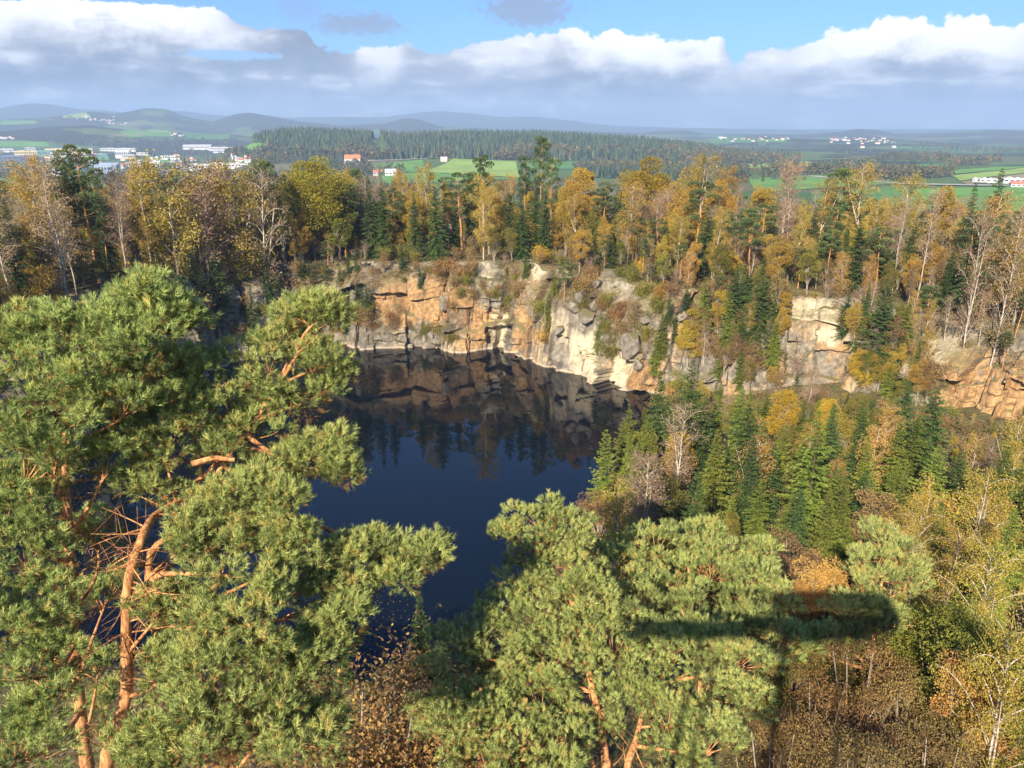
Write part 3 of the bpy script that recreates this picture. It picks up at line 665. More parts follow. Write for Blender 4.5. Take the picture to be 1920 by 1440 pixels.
for i in range(3): add_proto('amber', 'broadleaf_tree', 'broadleaf tree', 'amber leaved broadleaf tree', broad_meshes(210 + i, 16, [3.2, 3.6, 2.7][i], M['amber'], n=15000, lw=0.22, twigs=5, bare=.08), 16)
for i in range(3): add_proto('olive', 'broadleaf_tree', 'broadleaf tree', 'olive green broadleaf tree', broad_meshes(220 + i, 14, [2.7, 3.2, 2.4][i], M['olive'], n=12000, lw=0.21, twigs=5, bare=.05), 14)
for i in range(3): add_proto('yellow', 'broadleaf_tree', 'broadleaf tree', 'yellow broadleaf tree', broad_meshes(230 + i, 11, [2.5, 2.9, 2.2][i], [M['yellow'], M['gold'], M['yellow']][i], n=9000, lw=0.2, bare=0.04, lumps=60, twigs=3), 11)
for i in range(3): add_proto('brown', 'broadleaf_tree', 'broadleaf tree', 'thin brown broadleaf tree', broad_meshes(240 + i, 12, [2.4, 2.8, 2.0][i], M['brown'], n=3600, lw=0.22, twigs=14, lumps=26), 12)
for i in range(4): add_proto('shrub_brown', 'shrub', 'shrub', 'dry brown shrub', shrub_meshes(300 + i, 3.0, [1.6, 2.0, 1.4, 1.8][i], M['brown'], n=1300), 3.0)
for i in range(3): add_proto('shrub_olive', 'shrub', 'shrub', 'olive green shrub', shrub_meshes(310 + i, 2.6, 1.7, M['olive'], n=1600), 2.6)
for i in range(3): add_proto('shrub_rust', 'shrub', 'shrub', 'rusty orange shrub', shrub_meshes(320 + i, 2.6, 1.7, M['rust'], n=1500), 2.6)
for i in range(3): add_proto('shrub_yellow', 'shrub', 'shrub', 'yellow leaved shrub', shrub_meshes(330 + i, 3.2, 1.7, M['yellow'], n=1700), 3.2)
for i in range(3): add_proto('shrub_twig', 'shrub', 'shrub', 'bare reddish twigged shrub', shrub_meshes(340 + i, 3.4, 1.6, M['twig'], n=420, lw=0.12), 3.4)
PLANTS = []       # every planted thing, for labels
def plant(kind, x, y, h=None, z=None, rz=None, wide=1.0, tilt=(0, 0), note=None, zone=None, variant=None, rng=random):
    p = PROTO[kind]; (mb, ml), ph = p['var'][rng.randrange(len(p['var'])) if variant is None else variant]
    s = (h / ph) if h else 1.0
    if z is None: z = h1(x, y)
    o = empty(p['name'], (x, y, z)); o.rotation_euler = (tilt[0], tilt[1], rng.uniform(0, 6.28) if rz is None else rz)
    o.scale = (s * wide, s * wide, s)
    shr = p['cat'] == 'shrub'
    put('stems' if shr else 'trunk', mb, o); put('foliage' if shr else 'crown', ml, o)
    o['category'] = p['cat']
    PLANTS.append(dict(o=o, kind=kind, h=s * ph, p=(x, y, z), note=note, zone=zone))
    return o

# ------------------------------------------------------------------ woods round the quarry
random.seed(11)
RNG = np.random.default_rng(77)
def key(kind, tx, ty, by=None, y=None, note=None, wide=1.0, variant=None, zone='far rim'):
    """a tree whose top stands at pixel (tx, ty) and whose foot stands on the ground at depth y, or where pixel (tx, by) meets the ground"""
    if y is None:
        g = on_ground(tx, by); y = g[1]
    t = at_y(tx, ty, y); zb = h1(t[0], y); bx = t[0]
    hh = t[2] - zb
    return plant(kind, bx, y, max(hh, 1.0), zb, wide=wide, note=note, zone=zone, variant=variant)
# single trees one can point to on the far rim
KEYS = [
    ('oak', 590, 292, 200, 'big round green gold oak above the orange slab', 1.25, 1), ('oak', 1212, 295, 212, 'big rounded amber gold oak behind the grassy ledge', 1.2, 0),
    ('spruce', 690, 332, 200, 'dark spruce at the edge of the big round oak', 1, 0), ('spruce', 716, 345, 197, 'slim dark spruce beside the taller one by the round oak', .9, 2), ('spruce', 815, 352, 193, 'broad sunlit spruce in the middle of the far rim', 1.15, 1),
    ('spruce', 955, 358, 197, 'dark spruce standing in the close clump behind the rim', 1, 3), ('spruce', 978, 366, 194, 'dark spruce in the middle of the close clump behind the rim', 1, 0), ('spruce', 1005, 356, 198, 'tallest dark spruce of the close clump behind the rim', 1, 1),
    ('spruce', 1024, 362, 196, 'dark spruce closing the clump on its lake path side', .9, 2), ('spruce', 775, 362, 198, 'dark spruce half behind the broad sunlit spruce', .9, 2), ('spruce', 850, 372, 199, 'dark spruce between the broad sunlit spruce and the yellow birch', .9, 0),
    ('birch', 905, 335, 193, 'tall yellow gold birch between dark spruces on the far rim', 1.15, 2), ('birch', 803, 312, 206, 'orange gold birch top rising above the broad sunlit spruce', 1.1, 0),
    ('pine', 898, 296, 212, 'dense pine top against the green field', .75, 0), ('pine', 1010, 262, 216, 'tall leaning pine rising highest on the skyline', .55, 1), ('pine', 988, 300, 214, 'thin pine beside the tall leaning pine', .5, 3), ('pine', 1035, 302, 211, 'bushy pine just past the tall leaning pine', .6, 2),
    ('amber', 1098, 288, 214, 'amber tree with narrow top near the leaning pine', 1.1, 2), ('amber', 1075, 330, 205, 'amber tree in front of the narrow topped one', 1.2, 0), ('olive', 1110, 385, 199, 'green bushy tree between amber trees', 1.1, 0),
    ('birch_yellow', 1140, 425, 191, 'small bright yellow tree at the grassy ledge', 1.2, 0), ('birch', 1098, 432, 190, 'small yellow green birch at the grassy ledge', 1.2, 1),
    ('spruce', 110, 290, 160, None, .9, 2), ('pine', 145, 280, 158, 'tall dark pine against the valley town', .85, 0), ('pine', 115, 305, 162, 'dark pine behind the tall dark pine by the town', 1.0, 2),
    ('birch', 45, 305, 150, None, 1.2, 2), ('birch', 78, 318, 152, None, 1.1, 0), ('birch_bare', 78, 310, 140, 'white stemmed bare birch near the picture edge by the town', 1, 0),
    ('birch', 255, 302, 165, None, 1.1, 0), ('birch_bare', 215, 318, 168, None, 1, 1), ('birch', 312, 305, 168, None, 1.2, 3), ('birch_bare', 470, 318, 180, None, 1, 2), ('birch_bare', 352, 318, 172, 'broad thin crowned bare tree on the wooded rim by the town', 1.5, 1),
    ('birch', 415, 312, 180, None, 1.2, 0), ('pine', 490, 305, 190, None, .9, 1), ('olive', 520, 322, 190, None, 1, 2),
    ('amber', 1290, 300, 205, None, 1.1, 1), ('birch', 1318, 298, 202, None, 1.3, 2), ('birch', 1370, 318, 196, None, 1.2, 0), ('amber', 1352, 330, 192, None, 1.0, 0), ('birch_bare', 1480, 300, 190, 'bare birch with pale top against the green fields', 1.2, 0), ('birch_bare', 1492, 312, 186, None, 1.0, 3),
    ('pine', 1585, 320, 186, 'pine with two tiered top against the green fields', 1, 1), ('birch', 1630, 312, 176, 'golden birch top against the green fields', 1.2, 0), ('birch', 1700, 330, 165, None, 1.2, 3), ('birch_bare', 1752, 360, 142, 'tall leaning white birch trunk with thin brown crown', .75, 1),
    ('birch_bare', 1700, 375, 146, None, 0.65, 0), ('spruce', 1880, 318, 165, 'dark spruce tip standing alone against the fields', .9, 2), ('spruce', 1830, 345, 168, None, .9, 0), ('birch_orange', 1880, 365, 150, None, 1.2, 0), ('birch_bare', 1915, 400, 120, None, 0.65, 1), ('birch_bare', 1860, 395, 122, None, 0.65, 2),
    ('spruce', 1530, 390, 175, None, 1.0, 1), ('amber', 1790, 340, 160, None, 1.1, 0), ('birch', 1545, 340, 180, None, 1.2, 1), ('amber', 1430, 330, 190, None, 1.1, 2),
]
for kind, tx, ty, y, note, wide, var in KEYS:
    key(kind, tx, ty, y=y, note=note, wide=wide, variant=var)

# filling wood on the plateau, most of it within the first rows behind the rim
def fill(n, xr, yr, gap, kinds, hr, cond, zone, tries=40000):
    ks = [k for k, w in kinds for _ in range(w)]; taken = np.array([p['p'][:2] for p in PLANTS]) if PLANTS else np.zeros((0, 2)); c = 0
    C = np.stack([RNG.uniform(*xr, tries), RNG.uniform(*yr, tries)], 1)
    C = C[cond(C[:, 0], C[:, 1])]
    for x, y in C:
        if c >= n: break
        if len(taken) and np.min(np.hypot(taken[:, 0] - x, taken[:, 1] - y)) < gap: continue
        z = h1(x, y); px, py = to_px((x, y, z + 8))
        if not -120 < px < 2040: continue
        k = ks[RNG.integers(len(ks))]; h = RNG.uniform(*hr) * (PROTO[k]['var'][0][1] / 16.0 if PROTO[k]['cat'] != 'shrub' else PROTO[k]['var'][0][1] / 16.0)
        tpy = 322 + RNG.random() * 60 if px > 1380 else (300 + RNG.random() * 60 if px < 540 else 0)
        if tpy and 'rim' in zone: h = max(5.0, min(h, at_y(px, tpy, y)[2] - z))
        if zone == 'quarry floor' and y > 78:
            lim = np.interp(px, [1280, 1440, 1470, 1590, 1620, 1720, 1745, 2000], [690, 720, 735, 735, 730, 770, 815, 835])
            h = max(2.0, min(h, at_y(px, lim + RNG.random() * 40, y)[2] - z))
        plant(k, x, y, h, z, zone=zone, wide=RNG.uniform(0.75, 1.3), rng=random, tilt=(RNG.normal() * 0.04, RNG.normal() * 0.04))
        taken = np.concatenate([taken, [[x, y]]]); c += 1
    return c
def psd(x, y): return poly_sd(x, y, PIT)
in_view = lambda x, y: np.abs(x) < 0.72 * y + 6
backw = lambda x, y: (psd(x, y) > 10) & (psd(x, y) < 62) & (y > 150) & in_view(x, y) & (x > -60) & (x < 45)
fill(110, (-60, 45), (180, 260), 4.0, [('spruce', 4), ('pine', 2), ('birch', 5), ('amber', 5), ('olive', 3), ('birch_bare', 4), ('brown', 2)], (13, 19), lambda x, y: backw(x, y) & ((psd(x, y) > 24) | (x < -8)) & ~((x > -39) & (x < 13) & (y < 204)), 'far rim')
leftw = lambda x, y: (psd(x, y) > 5) & (psd(x, y) < 75) & in_view(x, y) & (x < -40) & (y > 95)
fill(150, (-175, -40), (95, 250), 4.2, [('spruce', 4), ('pine', 5), ('birch', 7), ('amber', 2), ('olive', 4), ('birch_bare', 5), ('birch_yellow', 1), ('brown', 2)], (13, 20), leftw, 'wooded rim below the town')
rightw = lambda x, y: (psd(x, y) > 10) & (psd(x, y) < 90) & in_view(x, y) & (x > 40) & (y > 70)
fill(210, (40, 190), (70, 250), 4.1, [('spruce', 6), ('pine', 4), ('birch', 6), ('amber', 4), ('olive', 3), ('birch_bare', 4), ('birch_orange', 1), ('brown', 2)], (9.5, 15), rightw, 'rim above the brown slabs')
print('plants', len(PLANTS))

# plants on the quarry walls and ledges: the sight line through a pixel meets the rock
from mathutils.bvhtree import BVHTree
_me = CLIFF_OB.data; _co = np.empty(len(_me.vertices) * 3, np.float32); _me.vertices.foreach_get('co', _co)
_fv = np.empty(len(_me.loops), np.int32); _me.loops.foreach_get('vertex_index', _fv)
BVH = BVHTree.FromPolygons(_co.reshape(-1, 3).tolist(), _fv.reshape(-1, 4).tolist())
def on_rock(px, py):
    d = Vector(ray(px, py)).normalized(); h = BVH.ray_cast(Vector((0, 0, CAMZ)), d, 400)
    return h[0]
def ledge(kind, px, py, h, note=None, wide=1.0, variant=None):
    """foot of the plant at pixel (px, py) on the rock"""
    p = on_rock(px, py)
    if p is None: return
    d = Vector((p.x, p.y, 0)).normalized()
    return plant(kind, p.x + d.x * 0.15, p.y + d.y * 0.15, h, p.z - 0.25, wide=wide, note=note, zone='quarry wall', variant=variant)
for k, px, py, h, note in [
    ('spruce', 788, 540, 5.5, 'small spruce on the ledge above the orange slab'), ('pine', 757, 552, 4.5, None), ('spruce', 985, 522, 6, 'small spruce at the rim beside the pale block'), ('shrub_rust', 735, 606, 3.4, 'rusty bush at the foot of the orange slab'),
    ('shrub_brown', 768, 618, 2.6, None), ('shrub_olive', 800, 622, 2.6, None), ('shrub_olive', 842, 645, 3.6, 'olive bush on the scree beside the orange pillar'), ('shrub_olive', 820, 628, 3, None), ('shrub_brown', 850, 540, 3.5, None), ('shrub_rust', 872, 520, 3.2, None),
    ('shrub_olive', 862, 560, 3.4, None), ('shrub_brown', 890, 565, 3.2, None), ('shrub_rust', 845, 580, 2.6, None), ('shrub_brown', 878, 586, 2.6, None), ('shrub_brown', 905, 545, 3.0, None), ('shrub_olive', 930, 560, 3, None), ('shrub_olive', 955, 575, 3.6, None), ('shrub_brown', 948, 590, 3.2, None), ('shrub_rust', 933, 545, 1.8, None),
    ('shrub_olive', 970, 560, 3.0, None), ('shrub_brown', 820, 520, 3.5, None), ('shrub_brown', 780, 510, 3, None), ('brown', 720, 515, 6, None), ('shrub_brown', 840, 505, 3.4, None), ('spruce', 755, 510, 7, None), ('spruce', 830, 505, 5, None), ('shrub_brown', 700, 520, 3, None),
    ('pine', 1057, 565, 9, 'blue green young pine growing out of the wall by the grey blocks'), ('spruce_sun', 1028, 605, 7, 'bright green spruce growing in the notch of the wall'), ('spruce_sun', 1040, 560, 6, None), ('shrub_yellow', 1018, 645, 3.8, None), ('shrub_olive', 1030, 625, 3.5, None), ('pine', 1075, 545, 6, None),
    ('spruce_sun', 1120, 660, 6, 'bushy young spruce on the white rock wall'), ('shrub_olive', 1145, 675, 4, None), ('shrub_olive', 1135, 625, 3.4, None), ('shrub_brown', 1165, 600, 4, None), ('shrub_twig', 1180, 585, 4, None), ('shrub_olive', 1205, 560, 4, None), ('shrub_olive', 1185, 530, 4, None), ('pine', 1220, 550, 6, None), ('shrub_olive', 1235, 590, 4, None),
    ('spruce_sun', 1227, 700, 9, 'spruce at the foot of the right wall by the orange corner'), ('spruce_sun', 1250, 640, 6, None), ('shrub_olive', 1215, 640, 3.6, None), ('spruce', 672, 600, 9, 'dark spruce in the shaded corner of the lake'), ('spruce', 655, 590, 8, None), ('shrub_olive', 685, 600, 4, None), ('spruce', 640, 560, 8, None),
    ('shrub_brown', 1265, 560, 4, None), ('birch_orange', 1290, 545, 8, None), ('shrub_rust', 1340, 560, 4, None), ('brown', 1320, 640, 7, None), ('shrub_brown', 1340, 670, 4, None), ('shrub_brown', 1365, 690, 4.5, None), ('shrub_brown', 1395, 680, 4.5, None), ('shrub_brown', 1430, 700, 4.5, None), ('shrub_rust', 1345, 650, 3.4, None), ('brown', 1400, 730, 7, None), ('shrub_brown', 1460, 730, 4, None), ('birch_bare', 1318, 690, 9, None),
    ('spruce', 1373, 610, 12, 'dark spruce hanging on the wall between two pale slabs'), ('spruce', 1420, 640, 14, 'tall dark spruce on the wall at the edge of the pale orange slab'), ('spruce', 1395, 590, 11, None), ('spruce', 1452, 600, 8, None), ('spruce', 1637, 705, 17, 'tall dark spruce standing alone between the two big orange slabs'), ('spruce', 1615, 640, 11, None), ('spruce', 1655, 660, 10, None), ('birch', 1600, 640, 7, None),
    ('shrub_twig', 1513, 548, 5, None), ('shrub_twig', 1550, 560, 5, None), ('shrub_brown', 1570, 560, 4, None), ('birch_orange', 1625, 560, 7, None), ('shrub_twig', 1697, 570, 6, None), ('brown', 1680, 560, 8, None), ('birch_orange', 1735, 570, 8, 'little orange birch above the big brown slab'), ('shrub_twig', 1713, 640, 5, None), ('shrub_olive', 1690, 690, 4, None), ('birch_bare', 1800, 640, 10, 'bent white birch on top of the big brown slab'), ('birch_bare', 1835, 650, 9, None), ('birch_bare', 1770, 640, 8, None),
    ('pine', 1900, 640, 9, None), ('pine', 1880, 690, 6, 'low pine leaning over the big brown slab'), ('shrub_olive', 1860, 650, 4, None), ('shrub_olive', 1680, 740, 5, None), ('yellow', 1600, 715, 6, None), ('shrub_yellow', 1620, 730, 4, None), ('spruce', 1490, 745, 5, None), ('shrub_brown', 1500, 770, 5, None), ('shrub_brown', 1540, 760, 5, None), ('shrub_twig', 1490, 710, 5, None), ('spruce_sun', 1660, 760, 8, None)]:
    ledge(k, px, py, h, note)
_c = 0
for _ in range(1500):
    px, py = RNG.uniform(690, 1920), 0
    py = np.interp(px, [690, 1000, 1250, 1500, 1750, 1920], [520, 500, 530, 560, 640, 690]) + RNG.random() ** 1.6 * 130
    if any(((px - s[0]) / (s[2] * 1.1)) ** 2 + ((py - s[1]) / (s[3] * 1.1)) ** 2 < 1 and max(s[4], s[5]) > 0.5 for s in STAINS_AND_SHADE): continue
    tree = px > 1180 and RNG.random() < 0.55
    k = ['spruce', 'brown', 'birch', 'olive', 'birch_bare', 'amber', 'pine'][RNG.integers(7)] if tree else ['shrub_brown', 'shrub_olive', 'shrub_twig', 'shrub_rust', 'shrub_brown', 'shrub_olive', 'spruce_sun'][RNG.integers(7)]
    if ledge(k, px, py, RNG.uniform(4, 8.5) if tree else RNG.uniform(2.0, 4.4)) is not None: _c += 1
    if _c >= 115: break
_c = 0
for _ in range(600):
    px = [RNG.uniform(1235, 1475), RNG.uniform(1580, 1745), RNG.uniform(1235, 1475)][RNG.integers(3)]
    py = np.interp(px, [1235, 1475, 1600, 1745], [560, 590, 610, 660]) + RNG.random() * 150
    if any(((px - s_[0]) / s_[2]) ** 2 + ((py - s_[1]) / s_[3]) ** 2 < 0.8 and s_[1] > 650 for s_ in STAINS_AND_SHADE if s_[0] > 1480): continue
    if ledge(['spruce', 'spruce_sun', 'brown', 'birch', 'olive', 'amber', 'spruce'][RNG.integers(7)], px, py, RNG.uniform(5.5, 11)) is not None: _c += 1
    if _c >= 46: break
for i, px in enumerate(range(300, 672, 22)):
    ledge(['spruce', 'spruce', 'pine', 'olive'][i % 4], px + RNG.uniform(-8, 8), RNG.uniform(560, 640), RNG.uniform(8, 14))
# left, shaded wall: bushes and young spruces cling to it
_c = 0
for _ in range(900):
    px, py = RNG.uniform(250, 690), RNG.uniform(480, 650)
    p = on_rock(px, py)
    if p is None or p.z < 3: continue
    if ledge(['spruce', 'spruce', 'shrub_olive', 'pine', 'shrub_brown'][RNG.integers(5)], px, py, RNG.uniform(3, 9)) is not None: _c += 1
    if _c >= 45: break

# loose blocks of granite
import bmesh
def boulder(px, py, w, h, label, seed, p=None, mat=None):
    rr = random.Random(seed); bm = bmesh.new()
    for i in range(15):
        d = Vector((rr.gauss(0, 1), rr.gauss(0, 1), rr.gauss(0, 1))).normalized()
        m_ = max(abs(d.x), abs(d.y), abs(d.z)); d = d * (0.35 + 0.62 / m_)
        bm.verts.new((d.x * w * 0.5, d.y * w * 0.42, d.z * h * 0.5))
    bmesh.ops.convex_hull(bm, input=bm.verts[:]); 
    lv = [v for v in bm.verts if not v.link_faces]; bmesh.ops.delete(bm, geom=lv, context='VERTS')
    bmesh.ops.bevel(bm, geom=bm.edges[:], offset=0.035 * min(w, h), segments=1, affect='EDGES', clamp_overlap=True)
    me = bpy.data.meshes.new('boulder'); bm.to_mesh(me); bm.free(); me.materials.append(mat or M['rock'])
    at = me.attributes.new('tone', 'FLOAT_COLOR', 'POINT'); t = (rr.uniform(0.0, .3), rr.uniform(0.05, .35), rr.uniform(.15, .4), 1); at.data.foreach_set('color', list(t) * len(me.vertices))
    q = on_rock(px, py) if p is None else Vector(p)
    if q is None: return
    o = put('boulder', me, loc=(q.x, q.y - 0.3, q.z + h * 0.22)); o.rotation_euler = (rr.uniform(-.3, .3), rr.uniform(-.3, .3), rr.uniform(0, 6.28))
    o['category'] = 'boulder'; o['label'] = label; o['group'] = 'loose granite blocks of the quarry'
for i, (px, py, w, h, lab) in enumerate([(1092, 560, 4.6, 3.6, 'big grey square block on the ledge above the white rock wall'), (1075, 580, 3.6, 3.0, 'grey block wedged under the big square block'), (1112, 578, 3.0, 2.6, 'smaller grey block right under the big square block'), (1098, 598, 4.2, 3.0, 'wide dark block below the stacked grey blocks'), (1140, 520, 3.8, 2.6, 'dark grey block near the rim above the rubble'), (1120, 535, 3.4, 2.4, 'grey slab leaning below the dark rim block'), (1155, 512, 2.8, 2.2, 'dark rounded block topmost of the rubble'),
    (1182, 660, 5.0, 6.0, 'tall rounded brown grey block above the orange rock corner'), (1196, 690, 3.4, 3.0, 'grey block at the foot of the tall rounded block'), (790, 645, 3.6, 2.6, 'grey boulder at the waterline in front of the orange slab'), (805, 650, 3.2, 2.4, 'grey boulder beside the one at the waterline'), (822, 648, 3.8, 2.8, 'largest grey boulder of the scree by the water'), (780, 660, 3.0, 1.8, 'flat boulder lying half in the water'), (768, 652, 2.4, 1.8, 'small boulder at the end of the scree by the water'), (835, 575, 3.0, 4.6, 'grey pointed block leaning on the orange wall'),
    (975, 665, 3.4, 1.6, 'flat reddish slab at the foot of the yellow pillar'), (755, 640, 2.6, 2.0, 'boulder under the rusty bush by the water'), (1050, 625, 3.0, 2.6, 'grey block beside the white rock wall'), (1285, 600, 3.6, 3.0, 'block in the crack of the right hand wall'), (1210, 600, 3.6, 2.0, 'flat slab jutting from the wall between bushes')]):
    boulder(px, py, w, h, lab, 500 + i)
for i, (px, py, w, h, lab) in enumerate([(1082, 968, 2.2, 1.6, 'pale boulder on the lake shore by the dome shaped pine'), (1076, 985, 1.6, 1.0, 'smaller pale boulder on the lake shore'), (1095, 955, 1.6, 1.2, 'pale boulder under the lake edge spruce'), (1300, 895, 2.0, 1.4, 'pale boulder beside the path'), (1285, 905, 1.6, 1.1, 'second pale boulder beside the path'), (1312, 905, 1.4, 1.0, 'small pale boulder beside the path')]):
    boulder(0, 0, w, h, lab, 600 + i, p=on_ground(px, py))

# ------------------------------------------------------------------ trees on the quarry floor, by top and foot in the photograph
FLOOR = [('spruce_sun', 1137, 806, 985, 'pointed sunlit spruce standing right at the lake edge', 1.0), ('spruce_sun', 1200, 815, 1000, 'pale drooping spruce second from the lake edge', 1.0), ('spruce', 1240, 698, 900, 'tall dark spruce in front of the orange corner of the wall', 1.0), ('spruce', 1300, 678, 905, 'tallest dark spruce of the quarry floor', 1.1),
    ('spruce_sun', 1393, 728, 915, 'slim green spruce beside the tallest one on the quarry floor', .9), ('spruce_sun', 1347, 808, 985, 'light green spruce with bare lower trunk by the path', 1.0), ('spruce', 1452, 828, 985, 'dark spruce behind the brown birch', 1.1), ('spruce_sun', 1538, 772, 1000, 'broad green spruce in the middle of the quarry floor', 1.1), ('spruce', 1706, 712, 850, 'small blue green spruce left of the big brown slab', 1.0),
    ('spruce', 1758, 728, 920, 'big dark bushy spruce below the big brown slab', 1.35), ('spruce_sun', 1486, 925, 1050, 'small pointed spruce in front of the middle group', 1.0), ('spruce_sun', 1763, 838, 1010, 'wide light green spruce in front of the dark bushy one', 1.1), ('spruce_sun', 1835, 880, 1040, None, 1.2), ('spruce_sun', 1890, 840, 1040, None, 1.1), ('spruce_sun', 1578, 880, 1040, None, 1.1), ('spruce', 1625, 885, 1040, None, 1.1), ('spruce_sun', 1700, 880, 1050, None, 1.0),
    ('spruce_sun', 1430, 900, 1040, None, 1.0), ('spruce_sun', 1690, 790, 940, None, 1.0), ('spruce_sun', 1930, 850, 980, None, 1.0), ('spruce', 1262, 740, 900, None, 1.0), ('spruce', 1325, 745, 905, None, 1.0), ('spruce_sun', 1375, 930, 1040, None, 1.0),
    ('yellow', 1478, 722, 850, 'yellow broadleaf tree against the dry brown slope', .95), ('yellow', 1590, 770, 900, 'tall yellow tree behind the broad green spruce', .9), ('yellow', 1560, 740, 840, None, .9), ('birch_orange', 1650, 800, 950, 'orange brown birch among the spruces of the quarry floor', 1.1), ('birch_orange', 1415, 828, 990, 'brown leaved birch between two spruces of the quarry floor', 1.1), ('birch_bare', 1866, 825, 980, 'bare white birch under the big brown slab', 1.1), ('birch_orange', 1830, 820, 940, None, 1.0),
    ('birch_bare', 1212, 850, 1075, 'bare whitish dead tree by the lake shore', 1.2), ('birch_bare', 1195, 890, 1060, None, 1.0), ('birch_orange', 1180, 925, 1050, 'small orange red tree by the lake shore', 1.1), ('yellow', 1128, 930, 1030, 'little yellow tree on the lake shore', .9), ('yellow', 1310, 935, 1020, 'small orange yellow tree beside the path', .9), ('birch_orange', 1570, 860, 960, None, 1.0), ('yellow', 1735, 965, 1090, 'big bright yellow birch on the bank in front', 1.1),
    ('birch', 1520, 800, 930, None, 1.0), ('olive', 1640, 760, 860, None, 1.0), ('birch', 1840, 930, 1060, None, 1.1), ('olive', 1480, 790, 880, None, 1.0), ('birch_bare', 1520, 690, 800, None, 1.0)]
for kind, tx, ty, by, note, wide in FLOOR:
    key(kind, tx, ty, by=by, note=note, wide=wide, zone='quarry floor')
def lsd(x, y): return poly_sd(x, y, LAKE)
floorw = lambda x, y: (psd(x, y) < -3) & (lsd(x, y) > 2.5) & in_view(x, y) & (y > 66) & (x > 9)
fill(150, (9, 100), (66, 150), 2.7, [('spruce_sun', 12), ('spruce', 2), ('birch', 1), ('yellow', 2), ('birch_orange', 1), ('brown', 1), ('birch_bare', 1), ('olive', 1)], (9, 15), floorw, 'quarry floor')
fill(45, (9, 100), (60, 150), 2.6, [('shrub_brown', 3), ('shrub_olive', 3), ('shrub_twig', 2), ('shrub_rust', 1), ('shrub_yellow', 1)], (11, 20), lambda x, y: floorw(x, y) & ((lsd(x, y) < 9) | (psd(x, y) > -14)), 'quarry floor')
bankw = lambda x, y: (y > 40) & (y < 68) & (x > 18) & in_view(x, y) & (lsd(x, y) > 4)
fill(55, (16, 62), (40, 72), 3.0, [('spruce_sun', 6), ('spruce', 3), ('birch', 2), ('yellow', 2), ('birch_orange', 1), ('olive', 2), ('brown', 2)], (8, 12), bankw, 'bank in front of the quarry floor')
fill(30, (48, 100), (84, 136), 2.4, [('yellow', 2), ('birch', 2), ('olive', 3), ('spruce_sun', 4), ('birch_orange', 1)], (6, 10), lambda x, y: floorw(x, y) & (psd(x, y) > -22), 'quarry floor')
# understorey along the rims
fill(60, (-70, 95), (130, 215), 3, [('shrub_brown', 4), ('shrub_olive', 3), ('shrub_twig', 4), ('shrub_rust', 1), ('shrub_yellow', 1)], (13, 24), lambda x, y: (psd(x, y) > 7) & (psd(x, y) < 26) & in_view(x, y), 'rim undergrowth')
fill(165, (-70, 110), (120, 230), 2.2, [('birch_bare', 1), ('birch', 3), ('spruce', 2), ('pine', 3), ('olive', 5), ('amber', 5), ('brown', 2)], (6, 12), lambda x, y: (psd(x, y) > 8) & (psd(x, y) < 36) & in_view(x, y) & ~((x > -39) & (x < 13) & (RNG.random(len(x)) < 0.75)), 'rim undergrowth')
fill(70, (-150, -55), (95, 210), 2.6, [('spruce', 2), ('pine', 3), ('olive', 4), ('birch_yellow', 2), ('amber', 2), ('birch', 3)], (6, 11), lambda x, y: (psd(x, y) > 5) & (psd(x, y) < 50) & in_view(x, y), 'wooded rim below the town')
fill(80, (60, 150), (70, 190), 2.6, [('spruce', 5), ('spruce_sun', 3), ('pine', 3), ('birch', 2), ('brown', 3)], (5, 10), lambda x, y: (psd(x, y) > 8) & (psd(x, y) < 50) & in_view(x, y), 'rim above the brown slabs')

# ------------------------------------------------------------------ near pines
def tuft_templates(rng, k=14, needles=32):
    """a shoot of long paired needles along +Z, base at the origin"""
    out = []
    for i in range(k):
        V = []
        for j in range(needles):
            a = rng.random() * 6.283; t = rng.uniform(0.0, 0.13); tip = rng.uniform(0.085, 0.135); op = rng.uniform(0.35, 1.05) * (1.15 - t * 3)
            d = np.array([math.cos(a) * math.sin(op), math.sin(a) * math.sin(op), math.cos(op)]); s = nrm(np.cross(d, rng.normal(size=3)))
            b = np.array([0, 0, t]); w = rng.uniform(0.0045, 0.0085)
            V += [b - s * w, b + s * w, b + d * tip]
        out.append(np.array(V))
    return out
_rt = np.random.default_rng(9); TUFTS = tuft_templates(_rt)
def add_tufts(A, P, D, rng, scale, var):
    n = len(P); D = nrm(D); ref = rand_dirs(rng, n); X = nrm(np.cross(D, ref)); Y = np.cross(D, X)
    ti = rng.integers(0, len(TUFTS), n); sc = scale * rng.uniform(0.75, 1.3, n)
    for k in range(len(TUFTS)):
        m = np.where(ti == k)[0]
        if not len(m): continue
        t = TUFTS[k]
        V = P[m][:, None, :] + sc[m][:, None, None] * (t[None, :, 0:1] * X[m][:, None, :] + t[None, :, 1:2] * Y[m][:, None, :] + t[None, :, 2:3] * D[m][:, None, :])
        vv = np.clip(var[m][:, None] + rng.normal(size=(len(m), len(t) // 3)) * 0.10, 0, 1)
        A.tris(V.reshape(-1, 3), np.repeat(vv.ravel(), 3))
